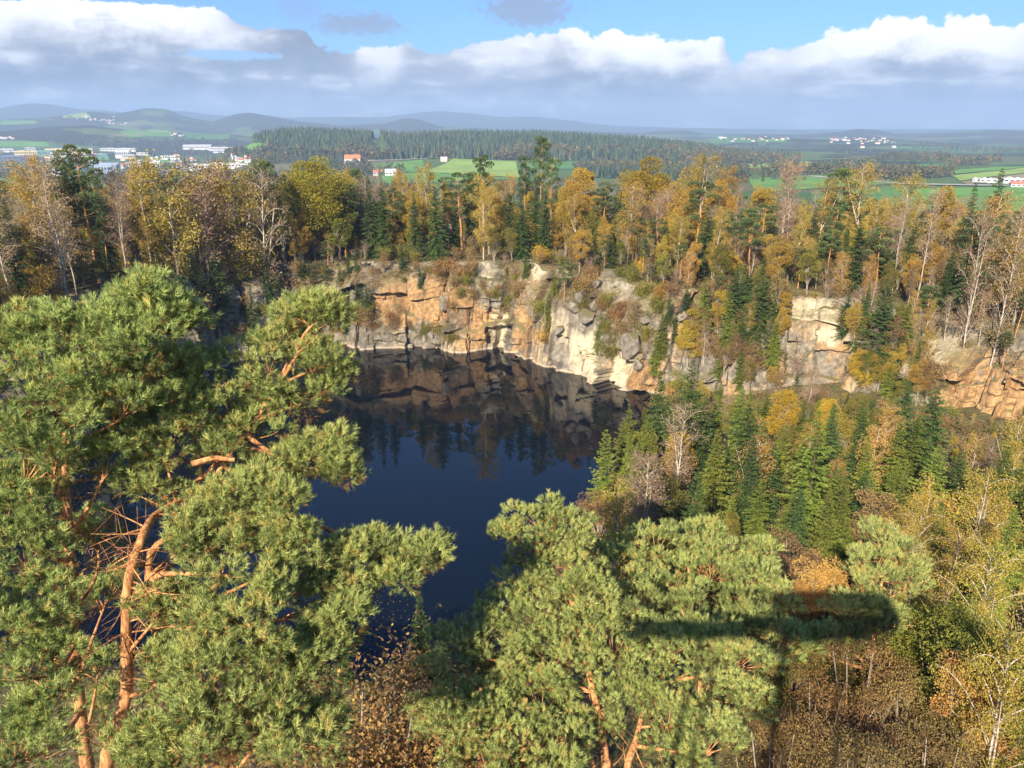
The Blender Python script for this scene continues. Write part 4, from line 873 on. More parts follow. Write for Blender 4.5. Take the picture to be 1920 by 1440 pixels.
def near_pine(seed, label, trunks, lobes, mat='pine_near', dens=1.0, group=None, tscale=1.3, limbs=()):
    rng = np.random.default_rng(seed); A = Acc(); B = Acc(); T = []
    for ti, (tr, r0, r1) in enumerate(trunks):
        P = np.array([at_y(px, py, y - (1.6 * float(sstep(930, 1010, py)) - 0.9 if seed < 3 and ti == 0 else -0.2)) for px, py, y in tr]); low = P[-1]; g = h1(low[0], low[1])
        if low[2] > g: P = np.concatenate([P, [[low[0] + 0.15, low[1] - 0.1, (low[2] + g) / 2], [low[0] + 0.2, low[1] - 0.1, g - 0.6]]])
        t = np.linspace(0, len(P) - 1, len(P) * 4); Q = np.stack([np.interp(t, np.arange(len(P)), P[:, i]) for i in range(3)], 1)
        Q[1:-1] = (Q[:-2] + Q[1:-1] * 2 + Q[2:]) / 4; Q[1:-1] = (Q[:-2] + Q[1:-1] * 2 + Q[2:]) / 4
        B.tube(Q, np.linspace(r1, r0, len(Q)) * (1 + 0.06 * rng.normal(size=len(Q))), 10); T.append(Q)
    root = T[0][-1].copy(); root[2] += 0.6
    allp = np.concatenate(T)
    for px, py, y, rp in lobes:
        c = at_y(px, py, y + (0.5 if seed < 3 else 0.0)); dist = np.linalg.norm(c - [0, 0, CAMZ]); r = rp * dist / FPX * (0.9 if seed < 4 else 1.06)
        # limb from a lower point of the trunk
        dd = np.linalg.norm(allp - (c - [0, 0, 0.9 * r + 0.8]), axis=1); s = allp[np.argmin(dd)]
        mid = s + (c - s) * 0.55 + np.array([0, 0, -0.12 * np.linalg.norm(c - s)]) + rng.normal(size=3) * 0.2
        e = c - np.array([0, 0, 0.30 * r]); br = bezier(s, mid, e, 9); L = np.linalg.norm(e - s)
        B.tube(br, np.linspace(min(0.11, 0.03 + 0.018 * L), 0.022, 9), 6)
        n = max(6, int((7.2 if seed < 4 else 8.2) * r ** 1.6 * dens)) + 3
        for i in range(n):
            d = rand_dirs(rng, 1, 0.25)[0]; q = rng.uniform(0.5, 1.05)
            pc = c + d * np.array([1.0, 1.0, 0.72]) * r * q; pr = rng.uniform(0.26, 0.46)
            B.tube(bezier(e + (br[-3] - e) * rng.random(), (e + pc) / 2 + [0, 0, -0.12 * r], pc, 5), np.linspace(0.022, 0.007, 5), 4)
            m = int(30 * (pr / 0.36) ** 2)
            u = rand_dirs(rng, m, 0.35); P = pc + u * np.array([1.15, 1.15, 0.75]) * pr * (0.45 + 0.55 * rng.random((m, 1)) ** 0.6)
            D = u * 0.7 + d * 0.45 + np.array([0, 0, 0.75]) + rng.normal(size=(m, 3)) * 0.25
            add_tufts(A, P, D, rng, tscale, np.clip(0.36 + 0.26 * u[:, 2] + 0.10 * d[2] + rng.normal(size=m) * 0.17 + 0.08 * rng.normal(), 0, 1))  # upward tufts coloured lighter, lower ones darker: light and shade put into the needles
    for i in range(int(len(lobes) * 1.3)):    # dry twigs inside the crown
        p = allp[rng.integers(0, len(allp) * 2 // 3)]; d = rand_dirs(rng, 1)[0] * [1, 1, 0.4]; l = rng.uniform(0.8, 2.4); e = p + d * l
        br = bezier(p, (p + e) / 2 + rng.normal(size=3) * 0.15, e, 6); B.tube(br, np.linspace(0.03, 0.006, 6), 4)
        for q in range(4): B.tube(np.array([br[q + 1], br[q + 1] + rand_dirs(rng, 1)[0] * 0.35, br[q + 1] + rand_dirs(rng, 1)[0] * 0.7]), [0.01, 0.007, 0.004], 3)
    for P3, r0, r1 in limbs:
        P = np.array([at_y(*q) for q in P3]); t = np.linspace(0, len(P) - 1, len(P) * 4); Q = np.stack([np.interp(t, np.arange(len(P)), P[:, i]) for i in range(3)], 1)
        Q[1:-1] = (Q[:-2] + Q[1:-1] * 2 + Q[2:]) / 4; B.tube(Q, np.linspace(r0, r1, len(Q)), 7)
    o = empty('pine_tree', tuple(root)); o['category'] = 'pine'; o['label'] = label; o['group'] = 'large pines close in front'
    for a in (A, B): a.v = [v - root for v in a.v]
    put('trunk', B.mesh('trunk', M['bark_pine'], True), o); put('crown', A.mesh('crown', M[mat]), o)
    return o
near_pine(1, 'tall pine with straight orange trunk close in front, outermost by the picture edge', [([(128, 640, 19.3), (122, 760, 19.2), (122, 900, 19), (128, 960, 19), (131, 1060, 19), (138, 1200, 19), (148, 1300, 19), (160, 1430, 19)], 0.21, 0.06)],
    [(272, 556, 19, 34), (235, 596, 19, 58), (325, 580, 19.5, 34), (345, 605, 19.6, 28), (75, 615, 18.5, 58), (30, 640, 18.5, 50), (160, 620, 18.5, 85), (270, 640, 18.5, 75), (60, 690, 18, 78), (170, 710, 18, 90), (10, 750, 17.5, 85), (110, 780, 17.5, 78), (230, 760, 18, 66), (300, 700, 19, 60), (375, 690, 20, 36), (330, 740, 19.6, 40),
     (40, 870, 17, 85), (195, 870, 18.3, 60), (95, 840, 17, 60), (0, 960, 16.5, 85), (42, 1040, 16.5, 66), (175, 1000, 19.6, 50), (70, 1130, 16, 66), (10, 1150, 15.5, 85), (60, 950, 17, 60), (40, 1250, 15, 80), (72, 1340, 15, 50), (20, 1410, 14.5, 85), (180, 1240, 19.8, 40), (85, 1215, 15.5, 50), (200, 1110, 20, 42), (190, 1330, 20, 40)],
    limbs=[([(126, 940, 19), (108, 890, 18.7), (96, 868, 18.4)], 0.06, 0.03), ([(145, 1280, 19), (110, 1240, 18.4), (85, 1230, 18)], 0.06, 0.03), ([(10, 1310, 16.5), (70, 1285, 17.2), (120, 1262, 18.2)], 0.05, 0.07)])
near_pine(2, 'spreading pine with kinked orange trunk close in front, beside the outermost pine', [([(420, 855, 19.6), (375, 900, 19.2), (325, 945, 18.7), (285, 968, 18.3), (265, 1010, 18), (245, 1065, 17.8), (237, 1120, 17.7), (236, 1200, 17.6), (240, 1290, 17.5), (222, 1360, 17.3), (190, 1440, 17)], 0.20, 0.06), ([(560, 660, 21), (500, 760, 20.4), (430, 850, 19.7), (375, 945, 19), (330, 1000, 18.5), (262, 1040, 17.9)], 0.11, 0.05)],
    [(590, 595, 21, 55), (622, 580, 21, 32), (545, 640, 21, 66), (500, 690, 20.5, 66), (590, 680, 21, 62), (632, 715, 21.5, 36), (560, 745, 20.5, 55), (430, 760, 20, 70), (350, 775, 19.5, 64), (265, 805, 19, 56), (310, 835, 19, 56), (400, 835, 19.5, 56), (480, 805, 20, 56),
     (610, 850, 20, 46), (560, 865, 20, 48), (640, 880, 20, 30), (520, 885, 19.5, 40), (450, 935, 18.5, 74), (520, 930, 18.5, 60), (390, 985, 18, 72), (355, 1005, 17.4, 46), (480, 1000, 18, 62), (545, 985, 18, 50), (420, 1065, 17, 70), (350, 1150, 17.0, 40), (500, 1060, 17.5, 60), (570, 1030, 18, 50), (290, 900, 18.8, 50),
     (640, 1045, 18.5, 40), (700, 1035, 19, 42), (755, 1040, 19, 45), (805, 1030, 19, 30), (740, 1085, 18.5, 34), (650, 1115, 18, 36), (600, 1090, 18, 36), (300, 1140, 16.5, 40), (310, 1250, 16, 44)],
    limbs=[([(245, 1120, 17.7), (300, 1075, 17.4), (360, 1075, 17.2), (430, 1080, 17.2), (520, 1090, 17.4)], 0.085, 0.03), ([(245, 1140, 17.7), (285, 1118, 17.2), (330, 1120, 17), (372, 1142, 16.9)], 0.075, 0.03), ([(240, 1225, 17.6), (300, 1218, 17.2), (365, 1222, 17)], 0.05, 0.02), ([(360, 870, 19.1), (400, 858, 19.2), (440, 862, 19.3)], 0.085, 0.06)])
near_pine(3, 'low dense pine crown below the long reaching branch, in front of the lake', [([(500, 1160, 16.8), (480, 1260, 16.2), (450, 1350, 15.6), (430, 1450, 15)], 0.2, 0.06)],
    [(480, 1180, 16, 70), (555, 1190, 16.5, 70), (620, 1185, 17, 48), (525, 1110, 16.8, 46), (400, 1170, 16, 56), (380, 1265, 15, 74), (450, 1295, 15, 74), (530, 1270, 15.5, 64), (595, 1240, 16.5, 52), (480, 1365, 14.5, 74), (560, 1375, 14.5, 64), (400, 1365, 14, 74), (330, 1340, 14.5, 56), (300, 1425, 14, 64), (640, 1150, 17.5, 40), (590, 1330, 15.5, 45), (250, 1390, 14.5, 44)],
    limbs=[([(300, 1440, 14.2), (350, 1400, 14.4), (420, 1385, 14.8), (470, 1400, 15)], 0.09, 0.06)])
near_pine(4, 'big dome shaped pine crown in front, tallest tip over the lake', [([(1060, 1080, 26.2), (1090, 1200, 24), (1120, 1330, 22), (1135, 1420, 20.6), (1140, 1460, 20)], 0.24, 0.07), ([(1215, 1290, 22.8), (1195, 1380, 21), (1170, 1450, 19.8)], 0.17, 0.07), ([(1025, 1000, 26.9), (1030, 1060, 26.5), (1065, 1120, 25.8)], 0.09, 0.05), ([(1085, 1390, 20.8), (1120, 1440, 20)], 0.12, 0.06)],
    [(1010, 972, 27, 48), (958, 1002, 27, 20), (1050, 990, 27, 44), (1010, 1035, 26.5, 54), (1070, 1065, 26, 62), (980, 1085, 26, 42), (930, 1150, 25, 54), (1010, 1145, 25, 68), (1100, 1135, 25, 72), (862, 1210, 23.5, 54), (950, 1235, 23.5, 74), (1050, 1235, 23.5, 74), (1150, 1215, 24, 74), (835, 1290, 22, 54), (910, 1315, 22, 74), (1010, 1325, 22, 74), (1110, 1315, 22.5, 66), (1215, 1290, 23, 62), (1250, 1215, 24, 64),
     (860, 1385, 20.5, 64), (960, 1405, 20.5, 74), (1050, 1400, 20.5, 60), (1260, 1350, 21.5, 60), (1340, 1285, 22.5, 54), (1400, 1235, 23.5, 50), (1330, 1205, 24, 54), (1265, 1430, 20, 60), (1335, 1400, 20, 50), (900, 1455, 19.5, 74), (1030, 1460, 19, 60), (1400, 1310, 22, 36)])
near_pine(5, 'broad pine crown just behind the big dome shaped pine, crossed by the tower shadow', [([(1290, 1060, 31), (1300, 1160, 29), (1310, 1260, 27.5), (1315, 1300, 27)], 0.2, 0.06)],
    [(1160, 1055, 31, 54), (1230, 1025, 32, 54), (1300, 1015, 33, 50), (1340, 1065, 31, 62), (1260, 1085, 30, 56), (1400, 1085, 31, 54), (1425, 1035, 33, 34), (1200, 1120, 28, 62), (1300, 1155, 27, 62), (1400, 1160, 28, 54), (1455, 1125, 30, 44), (1470, 1210, 26, 44), (1120, 1090, 29, 44)])
near_pine(6, 'slender young pine between the orange maple and the yellow birch', [([(1670, 1000, 32), (1655, 1080, 30.5), (1640, 1180, 29), (1635, 1240, 28)], 0.12, 0.04)],
    [(1640, 1065, 30, 42), (1685, 1035, 31, 42), (1620, 1115, 29, 38), (1600, 1160, 28.5, 38), (1575, 1195, 28, 32), (1695, 1090, 30, 36), (1650, 1150, 29, 36), (1650, 1005, 32, 34), (1540, 1205, 27, 34)])

# ------------------------------------------------------------------ near broadleaf trees and bushes
for i in range(3): add_proto('near_brown', 'broadleaf_tree', 'broadleaf tree', 'brown leaved beech', broad_meshes(400 + i, 12, 2.9, [M['brown'], M['rust'], M['brown']][i], n=[17000, 15000, 18000][i], lw=0.075, lumps=60, lump=0.6, twigs=16, bark='bark_grey', wide=1.1), 12)
for i in range(2): add_proto('near_maple', 'maple_tree', 'maple', 'orange maple', broad_meshes(410 + i, 12, 2.3, M['orange'], n=16000, lw=0.09, lumps=55, lump=0.65, twigs=10), 12)
for i in range(2): add_proto('near_birch', 'birch_tree', 'birch', 'yellow birch with pale limbs', birch_meshes(420 + i, 14, M['gold'], leaf_n=9500, R=2.1, twigs=5, lw=0.10, sp=0.62), 14)
for i in range(2): add_proto('near_olive', 'broadleaf_tree', 'broadleaf tree', 'dark olive broadleaf tree', broad_meshes(430 + i, 11, 2.6, M['olive'], n=18000, lw=0.10, lumps=60, lump=0.62, twigs=8), 11)
for i in range(2): add_proto('near_rust', 'shrub', 'shrub', 'rusty shrub', shrub_meshes(440 + i, 4.5, 2.2, M['rust'], n=8000, lw=0.075), 4.5)
for i in range(2): add_proto('near_twig', 'shrub', 'shrub', 'bare pale shrub', shrub_meshes(450 + i, 4.5, 2.0, M['rust'], n=700, lw=0.08, bark='bark_birch'), 4.5)
NEAR = [('near_maple', 1545, 1005, 33, 'orange maple in front of the spruces, lower half in shadow', 1.1), ('near_maple', 1510, 1040, 32, 'smaller orange maple against the broad pine crown', .9), ('near_birch', 1745, 955, 40, 'yellow birch behind the slender young pine', 1.1), ('near_birch', 1700, 985, 38, 'paler yellow birch beside the slender young pine', 1.0), ('near_birch', 1800, 1010, 36, None, 1.1),
    ('near_birch', 1890, 1035, 31, 'pale limbed yellow birch at the picture edge', 1.1), ('near_birch', 1930, 1200, 22, 'yellow birch nearest the bottom corner', .8), ('near_brown', 1640, 1175, 25.5, 'brown beech in the tower shadow below the slender pine', 1.0), ('near_brown', 1730, 1255, 24, 'brown beech with sunlit top in the bottom corner', 1.0), ('near_brown', 1560, 1255, 23.5, 'brown beech next to the big dome shaped pine', 1.0), ('near_brown', 1480, 1330, 21, 'thin brown beech at the edge of the dome shaped pine', .9),
    ('near_brown', 1640, 1340, 20.5, 'brown beech nearest the bottom of the picture', 1.0), ('near_brown', 1790, 1370, 20, None, .9), ('near_olive', 1800, 1110, 29, 'dark olive tree in the tower shadow', 1.2), ('near_olive', 1750, 1180, 27, None, 1.0), ('near_olive', 1850, 1250, 24, None, 1.0), ('near_olive', 1700, 1120, 31, None, 1.0), ('near_olive', 1590, 1130, 31, None, 0.9), ('near_olive', 1880, 1150, 25, None, 1.0), ('near_maple', 1835, 1190, 24, 'golden orange maple low at the picture edge among olive trees', .9), ('near_olive', 1510, 1150, 30, None, .9),
    ('near_rust', 690, 1380, 20, 'rusty leaved bush at the bottom between the pines', 1.1), ('near_rust', 640, 1400, 20, None, 1.0), ('near_rust', 760, 1400, 20.5, None, 1.0), ('near_twig', 740, 1275, 27, 'bare pale twigged bush above the rusty bush', 1.0), ('near_twig', 690, 1360, 22.5, None, 1.0), ('near_twig', 780, 1310, 25, None, 1.0), ('near_rust', 720, 1340, 25, None, 1.0), ('near_rust', 800, 1350, 23, None, 1.0)]
for kind, tx, ty, y, note, wide in NEAR:
    key(kind, tx, ty, y=y, note=note, wide=wide, zone='close in front')
for kind, tx, ty, y, note, wide in [('spruce', 786, 1112, 46, 'small dark pointed spruce on the near lake shore', .95), ('spruce', 640, 1180, 38, 'dark shaded spruce below the low dense pine', 1.2), ('spruce', 690, 1290, 36, None, 1.0), ('spruce', 830, 1200, 44, None, 1.0)]:
    key(kind, tx, ty, y=y, note=note, wide=wide, zone='near lake shore')
fill(14, (-38, 40), (20, 60), 2.2, [('shrub_brown', 3), ('shrub_olive', 3), ('shrub_rust', 2)], (10, 18), lambda x, y: (lsd(x, y) > 3) & (np.abs(x) < 0.75 * y + 4), 'near lake shore')

# ------------------------------------------------------------------ undergrowth: what nobody could count under and between the trees
def undergrowth():
    rng = np.random.default_rng(31); P = []; K = []
    def clumps(n, xr, yr, cond, q):
        C = np.stack([rng.uniform(*xr, n), rng.uniform(*yr, n)], 1); C = C[cond(C[:, 0], C[:, 1])]
        z = height(C[:, 0], C[:, 1]); P.append(np.column_stack([C, z])); K.append(np.full(len(C), q))
    rim = lambda x, y: (psd(x, y) > 10) & (psd(x, y) < 60) & in_view(x, y) & (y > 90)
    clumps(7000, (-160, 170), (90, 240), rim, 1.5)
    clumps(6500, (9, 100), (60, 150), lambda x, y: floorw(x, y), 1.25)
    clumps(900, (-40, 60), (18, 66), lambda x, y: (lsd(x, y) > 2) & in_view(x, y), 1.2)
    R = []
    for _ in range(4200):
        px = rng.uniform(560, 1920); py = np.interp(px, [560, 690, 1000, 1250, 1500, 1750, 1920], [500, 510, 490, 520, 550, 630, 680]) + rng.random() ** 1.4 * 150
        if any(((px - s[0]) / s[2]) ** 2 + ((py - s[1]) / s[3]) ** 2 < 0.9 and max(s[4], s[5]) > 0.5 for s in STAINS_AND_SHADE): continue
        if vnoise(px / 38, py / 24, 3) < 0.36: continue
        p = on_rock(px, py)
        if p is not None and p.z > 0.8: R.append((p.x, p.y, p.z - 0.1))
    pol = CLIFF_OB.data.polygons; nn = np.empty(len(pol) * 3, np.float32); pol.foreach_get('normal', nn); cc = np.empty(len(pol) * 3, np.float32); pol.foreach_get('center', cc)
    nn = nn.reshape(-1, 3); cc = cc.reshape(-1, 3); g = np.where((np.abs(nn[:, 2]) > 0.55) & (cc[:, 2] > 1.5))[0]
    gx, gy = to_px((cc[g][:, 0], cc[g][:, 1], cc[g][:, 2])); bare = np.zeros(len(g), bool)
    for st in STAINS_AND_SHADE:
        if max(st[4], st[5]) > 0.5: bare |= ((gx - st[0]) / st[2]) ** 2 + ((gy - st[1]) / st[3]) ** 2 < 0.9
    g = g[~bare]
    for q in g[rng.random(len(g)) < 0.06]: R.append(tuple(cc[q] - [0, 0, 0.15]))
    P.append(np.array(R)); K.append(np.full(len(R), 0.9))
    P = np.concatenate(P); K = np.concatenate(K)
    A = Acc(); m = 46
    n = len(P); c = np.repeat(P, m, 0); k = np.repeat(K, m)[:, None]
    d = rand_dirs(rng, n * m, 0.5); d[:, 2] = np.abs(d[:, 2])
    tall = np.repeat(np.where(K > 1.3, 0.8 + 2.6 * rng.random(n) ** 2.2, 1.0), m)[:, None]
    pos = c + d * k * np.array([0.95, 0.95, 1.15]) * np.concatenate([tall ** 0.2, tall ** 0.2, tall], 1) * rng.random((n * m, 1)) ** 0.6
    tone = np.repeat(np.clip(fbm(P[:, 0] / 6, P[:, 1] / 6, 90) * 1.5 - 0.25 + rng.normal(size=n) * 0.16, 0, 1), m)
    A.leaves(pos, d + rng.normal(size=(n * m, 3)) * 0.8, rng.uniform(0.16, 0.42, n * m), rng.uniform(0.05, 0.17, n * m), rng, np.clip(tone + rng.normal(size=n * m) * 0.1, 0, 1))
    mt = leaf_mat('undergrowth', (0.10, 0.12, 0.03), (0.32, 0.22, 0.10), (0.40, 0.27, 0.14), 0.35, 0.0, 0.0)
    o = put('undergrowth', A.mesh('undergrowth', mt)); o['kind'] = 'stuff'
undergrowth()

# ------------------------------------------------------------------ open country: fields, roads, far woods
def drape(name, quad, col, lift=1.0, n=18, rough=0.95):
    C = [on_ground(*q)[:2] for q in quad]
    s, t = np.meshgrid(np.linspace(0, 1, n), np.linspace(0, 1, n), indexing='ij'); s = s[..., None]; t = t[..., None]
    XY = (C[0] * (1 - s) + C[1] * s) * (1 - t) + (C[3] * (1 - s) + C[2] * s) * t
    Z = height(XY[..., 0].ravel(), XY[..., 1].ravel()) + lift
    i = np.arange(n - 1)[:, None] * n; j = np.arange(n - 1)[None, :]
    F = np.stack([i + j, i + n + j, i + n + j + 1, i + j + 1], -1).reshape(-1, 4)
    key_ = 'field%.3f%.3f%.3f' % col
    if key_ not in M:
        m, T, p = new_mat('field', rough, 0.1); pos = T.new('ShaderNodeNewGeometry').outputs['Position']
        nn = T.math('ADD', T.math('MULTIPLY', T.noise(pos, 0.012, 4, 0.6), 0.6), T.math('MULTIPLY', T.noise(pos, 0.09, 3, 0.6), 0.4))
        ln = T.math('SINE', T.vec('DOT_PRODUCT', pos, (0.42, 0.10 + col[0], 0)))
        nn = T.math('MULTIPLY_ADD', ln, 0.07, nn)
        T.put(p.inputs['Base Color'], T.mix(T.smooth(nn, 0.3, 0.7), tuple(c * 0.72 for c in col), tuple(min(1, c * 1.25) for c in col))); M[key_] = m
    return struct(put(name, make_mesh(name, np.column_stack([XY.reshape(-1, 2), Z]), F, M[key_], smooth=True)))
GR, DG, YG, ST, BR = (0.13, 0.27, 0.05), (0.095, 0.21, 0.05), (0.25, 0.35, 0.07), (0.26, 0.21, 0.11), (0.17, 0.115, 0.07)
for nm, q, c in [
    ('meadow', [(700, 309), (792, 300), (800, 322), (712, 326)], GR), ('meadow', [(790, 322), (850, 298), (968, 303), (975, 334)], YG), ('meadow', [(715, 327), (800, 324), (975, 336), (720, 350)], GR), ('meadow', [(985, 303), (1070, 304), (1080, 318), (985, 316)], DG),
    ('meadow', [(1385, 306), (1508, 303), (1560, 310), (1400, 318)], YG), ('field', [(1400, 336), (1540, 328), (1690, 345), (1420, 362)], GR), ('field', [(1520, 362), (1700, 348), (1720, 392), (1540, 400)], DG), ('meadow', [(1642, 312), (1775, 306), (1778, 325), (1652, 326)], DG), ('meadow', [(1580, 302), (1640, 300), (1645, 309), (1585, 311)], GR),
    ('meadow', [(1785, 330), (1930, 314), (1940, 322), (1800, 340)], YG), ('field', [(1800, 342), (1940, 324), (1940, 332), (1815, 347)], ST), ('meadow', [(1790, 319), (1940, 311), (1940, 313), (1790, 327)], GR), ('field', [(1700, 355), (1940, 350), (1940, 400), (1720, 400)], GR), ('field', [(1440, 322), (1500, 320), (1540, 326), (1450, 332)], BR),
    ('meadow', [(436, 274), (492, 272), (500, 284), (440, 290)], GR), ('meadow', [(-20, 262), (85, 266), (95, 275), (-20, 275)], GR), ('meadow', [(222, 247), (330, 246), (322, 256), (236, 257)], GR), ('meadow', [(340, 249), (440, 250), (430, 262), (352, 262)], DG), ('meadow', [(276, 244), (318, 246), (322, 252), (282, 254)], YG), ('field', [(205, 252), (270, 250), (268, 254), (215, 256)], ST),
    ('meadow', [(150, 333), (205, 331), (200, 362), (70, 378)], GR), ('meadow', [(-30, 336), (40, 336), (40, 352), (-30, 352)], GR), ('field', [(70, 340), (140, 336), (120, 356), (60, 356)], DG), ('meadow', [(150, 296), (205, 296), (205, 301), (150, 301)], GR), ('meadow', [(270, 299), (330, 297), (345, 304), (275, 308)], GR),
    ('meadow', [(110, 217), (168, 216), (172, 221), (118, 221)], YG), ('meadow', [(-20, 226), (66, 226), (70, 232), (-20, 233)], GR), ('meadow', [(1326, 260), (1400, 258), (1410, 268), (1330, 270)], DG), ('meadow', [(1680, 274), (1770, 277), (1760, 281), (1690, 280)], DG), ('meadow', [(1400, 262), (1480, 261), (1470, 266), (1410, 266)], GR)]:
    drape(nm, q, c)
for q in [[(1512, 330), (1690, 345), (1690, 347.0), (1512, 331.6)], [(1690, 345), (1930, 349), (1930, 351), (1690, 347)], [(205, 318), (470, 300), (470, 301.2), (205, 319.5)], [(690, 302), (800, 297.6), (800, 298.4), (690, 303)], [(140, 330), (60, 356), (63, 357), (144, 330.5)]]:
    drape('road', q, (0.42, 0.38, 0.33), lift=1.6)

def tree_cloud(name, P, H, mat, conifer, rng):
    """many small trees of a far wood as one object"""
    n = len(P); A = Acc()
    if conifer:
        k = 6; a = np.arange(k) * 2 * math.pi / k; V = []; 
        for lo, hi, rr in [(0.05, 0.62, 1.0), (0.38, 1.0, 0.62)]:
            jit = rng.uniform(0.7, 1.3, (n, k)); R = H[:, None] * 0.17 * rr * jit
            zz = H[:, None] * lo + rng.normal(size=(n, k)) * H[:, None] * 0.05
            ring = np.stack([P[:, 0, None] + R * np.cos(a), P[:, 1, None] + R * np.sin(a), P[:, 2, None] + zz], -1)
            ap = np.stack([P[:, 0] + rng.normal(size=n) * .2, P[:, 1], P[:, 2] + H * hi], -1)
            V.append(np.stack([ring, np.roll(ring, -1, 1), np.repeat(ap[:, None], k, 1)], 2).reshape(n, -1, 3))
        V = np.concatenate(V, 1); q = V.shape[1]; var = np.repeat(rng.random(n), q); A.tris(V.reshape(-1, 3), var)
    else:
        m = 26; c = np.repeat(P, m, 0); h = np.repeat(H, m)[:, None]
        d = rand_dirs(rng, n * m, 0.1); pos = c + [0, 0, 1] * h * 0.6 + d * h * np.array([0.26, 0.26, 0.40]) * rng.random((n * m, 1)) ** 0.4
        A.leaves(pos, d + rng.normal(size=(n * m, 3)) * 0.7, (h[:, 0]) * 0.26, h[:, 0] * 0.20, rng, np.clip(np.repeat(rng.random(n), m) * 0.8 + rng.random(n * m) * 0.2, 0, 1))
    o = put(name, A.mesh(name, mat)); o['kind'] = 'stuff'
def far_woods():
    rng = np.random.default_rng(8)
    HILL = [(425, 296), (455, 268), (500, 252), (545, 243), (640, 246), (760, 253), (860, 250), (1000, 250), (1100, 255), (1200, 261), (1300, 271), (1400, 287), (1500, 300), (1500, 306), (1380, 308), (1200, 303), (1060, 303), (980, 302), (850, 297), (780, 299), (690, 301), (560, 300)]
    n = 42000; a = np.radians(rng.uniform(-23, 23, n)); r = rng.uniform(1500, 2620, n); X = r * np.sin(a); Y = r * np.cos(a); Z = height(X, Y)
    px, py = to_px((X, Y, Z)); inside = poly_sd(px, py, HILL) < 0
    clear = (poly_sd(px, py, [(690, 262), (712, 258), (735, 292), (715, 300)]) < 0) | (poly_sd(px, py, [(430, 270), (500, 268), (505, 288), (430, 292)]) < 0)
    crest = (r > 2380) & (r < 2560) & (px > 445) & (px < 1460)
    ok = (inside | crest) & ~clear & (rng.random(n) < 0.62)
    P = np.stack([X, Y, Z], -1)[ok]; pxx, pyy = px[ok], py[ok]
    low = fbm(pxx / 60, pyy / 12, 55) + np.clip((pyy - 272) / 30, -0.35, 0.5) * 0.75
    dec = low > 0.92
    H = rng.uniform(13, 31, len(P))
    tree_cloud('spruce_forest_on_hill', P[~dec], H[~dec], leaf_mat('far_spruce', (0.016, 0.035, 0.018), (0.055, 0.085, 0.030), (0.09, 0.10, 0.035), 0.1, 0, 0), True, rng)
    n = 60000; a = np.radians(rng.uniform(-37, 37, n)); r = 620 * (4600 / 620) ** rng.random(n); X = r * np.sin(a); Y = r * np.cos(a); Z = height(X, Y); px, py = to_px((X, Y, Z))
    wd = fbm(X / 260, Y / 260, 61)
    forced = np.zeros(n, bool)
    for q in [[(1640, 303), (1660, 296), (1770, 295), (1778, 304)], [(1560, 312), (1640, 312), (1655, 328), (1790, 332), (1690, 340), (1530, 328)], [(1775, 308), (1855, 304), (1850, 314), (1780, 322)], [(190, 262), (440, 264), (440, 272), (200, 280)], [(60, 262), (150, 258), (200, 278), (100, 281)], [(300, 280), (480, 290), (600, 312), (300, 300)], [(560, 300), (690, 302), (700, 330), (560, 318)], [(1080, 318), (1200, 306), (1300, 310), (1300, 335), (1080, 335)]]:
        forced |= poly_sd(px, py, q) < 0
    clear = np.zeros(n, bool)
    for q in [[(-30, 276), (465, 270), (470, 325), (-30, 330)], [(690, 296), (975, 296), (980, 352), (700, 352)], [(1385, 302), (1530, 302), (1560, 312), (1520, 325), (1400, 322)], [(1400, 326), (1540, 328), (1700, 345), (1940, 345), (1940, 405), (1400, 405)], [(1640, 306), (1778, 305), (1780, 326), (1650, 327)], [(1785, 311), (1940, 311), (1940, 348), (1785, 346)], [(60, 328), (210, 328), (205, 380), (60, 380)], [(-40, 333), (45, 333), (45, 354), (-40, 354)], [(215, 243), (450, 243), (440, 264), (230, 258)], [(-20, 260), (100, 262), (100, 276), (-20, 276)]]:
        clear |= poly_sd(px, py, q) < 0
    ok = ((wd > np.where(px > 1000, 0.66, 0.60)) | forced) & (~clear | (rng.random(n) < 0.13)) & ~(inside if False else (poly_sd(px, py, HILL) < 0))
    P2 = np.stack([X, Y, Z], -1)[ok]; con = fbm(P2[:, 0] / 150, P2[:, 1] / 150, 71) > 0.52; H2 = rng.uniform(10, 20, len(P2))
    tree_cloud('mixed_woods_in_valley', np.concatenate([P[dec], P2[~con]]), np.concatenate([H[dec] * 0.8, H2[~con]]), leaf_mat('far_autumn', (0.055, 0.068, 0.030), (0.15, 0.125, 0.05), (0.32, 0.21, 0.07), 0.25, 0, 0), False, rng)
    tree_cloud('spruce_woods_in_valley', P2[con], H2[con] * 1.15, leaf_mat('far_spruce_valley', (0.018, 0.036, 0.018), (0.05, 0.075, 0.03), None, 0.1, 0, 0), True, rng)
far_woods()

# ------------------------------------------------------------------ buildings
def paint(col, rough=0.7):
    k = 'paint%.2f%.2f%.2f' % col
    if k not in M:
        m, T, p = new_mat('painted_wall', rough, 0.3); pos = T.new('ShaderNodeTexCoord').outputs['Object']
        T.put(p.inputs['Base Color'], T.mix(T.noise(pos, 0.15, 4, 0.6), tuple(c * 0.86 for c in col), col)); M[k] = m
    return M[k]
def boxv(x0, x1, y0, y1, z0, z1):
    V = [(x0, y0, z0), (x1, y0, z0), (x1, y1, z0), (x0, y1, z0), (x0, y0, z1), (x1, y0, z1), (x1, y1, z1), (x0, y1, z1)]
    return V, [[0, 3, 2, 1], [4, 5, 6, 7], [0, 1, 5, 4], [1, 2, 6, 5], [2, 3, 7, 6], [3, 0, 4, 7]]
def boxes(L):
    V = []; F = []
    for b in L:
        v, f = boxv(*b); F += [[i + len(V) for i in q] for q in f]; V += v
    return V, F
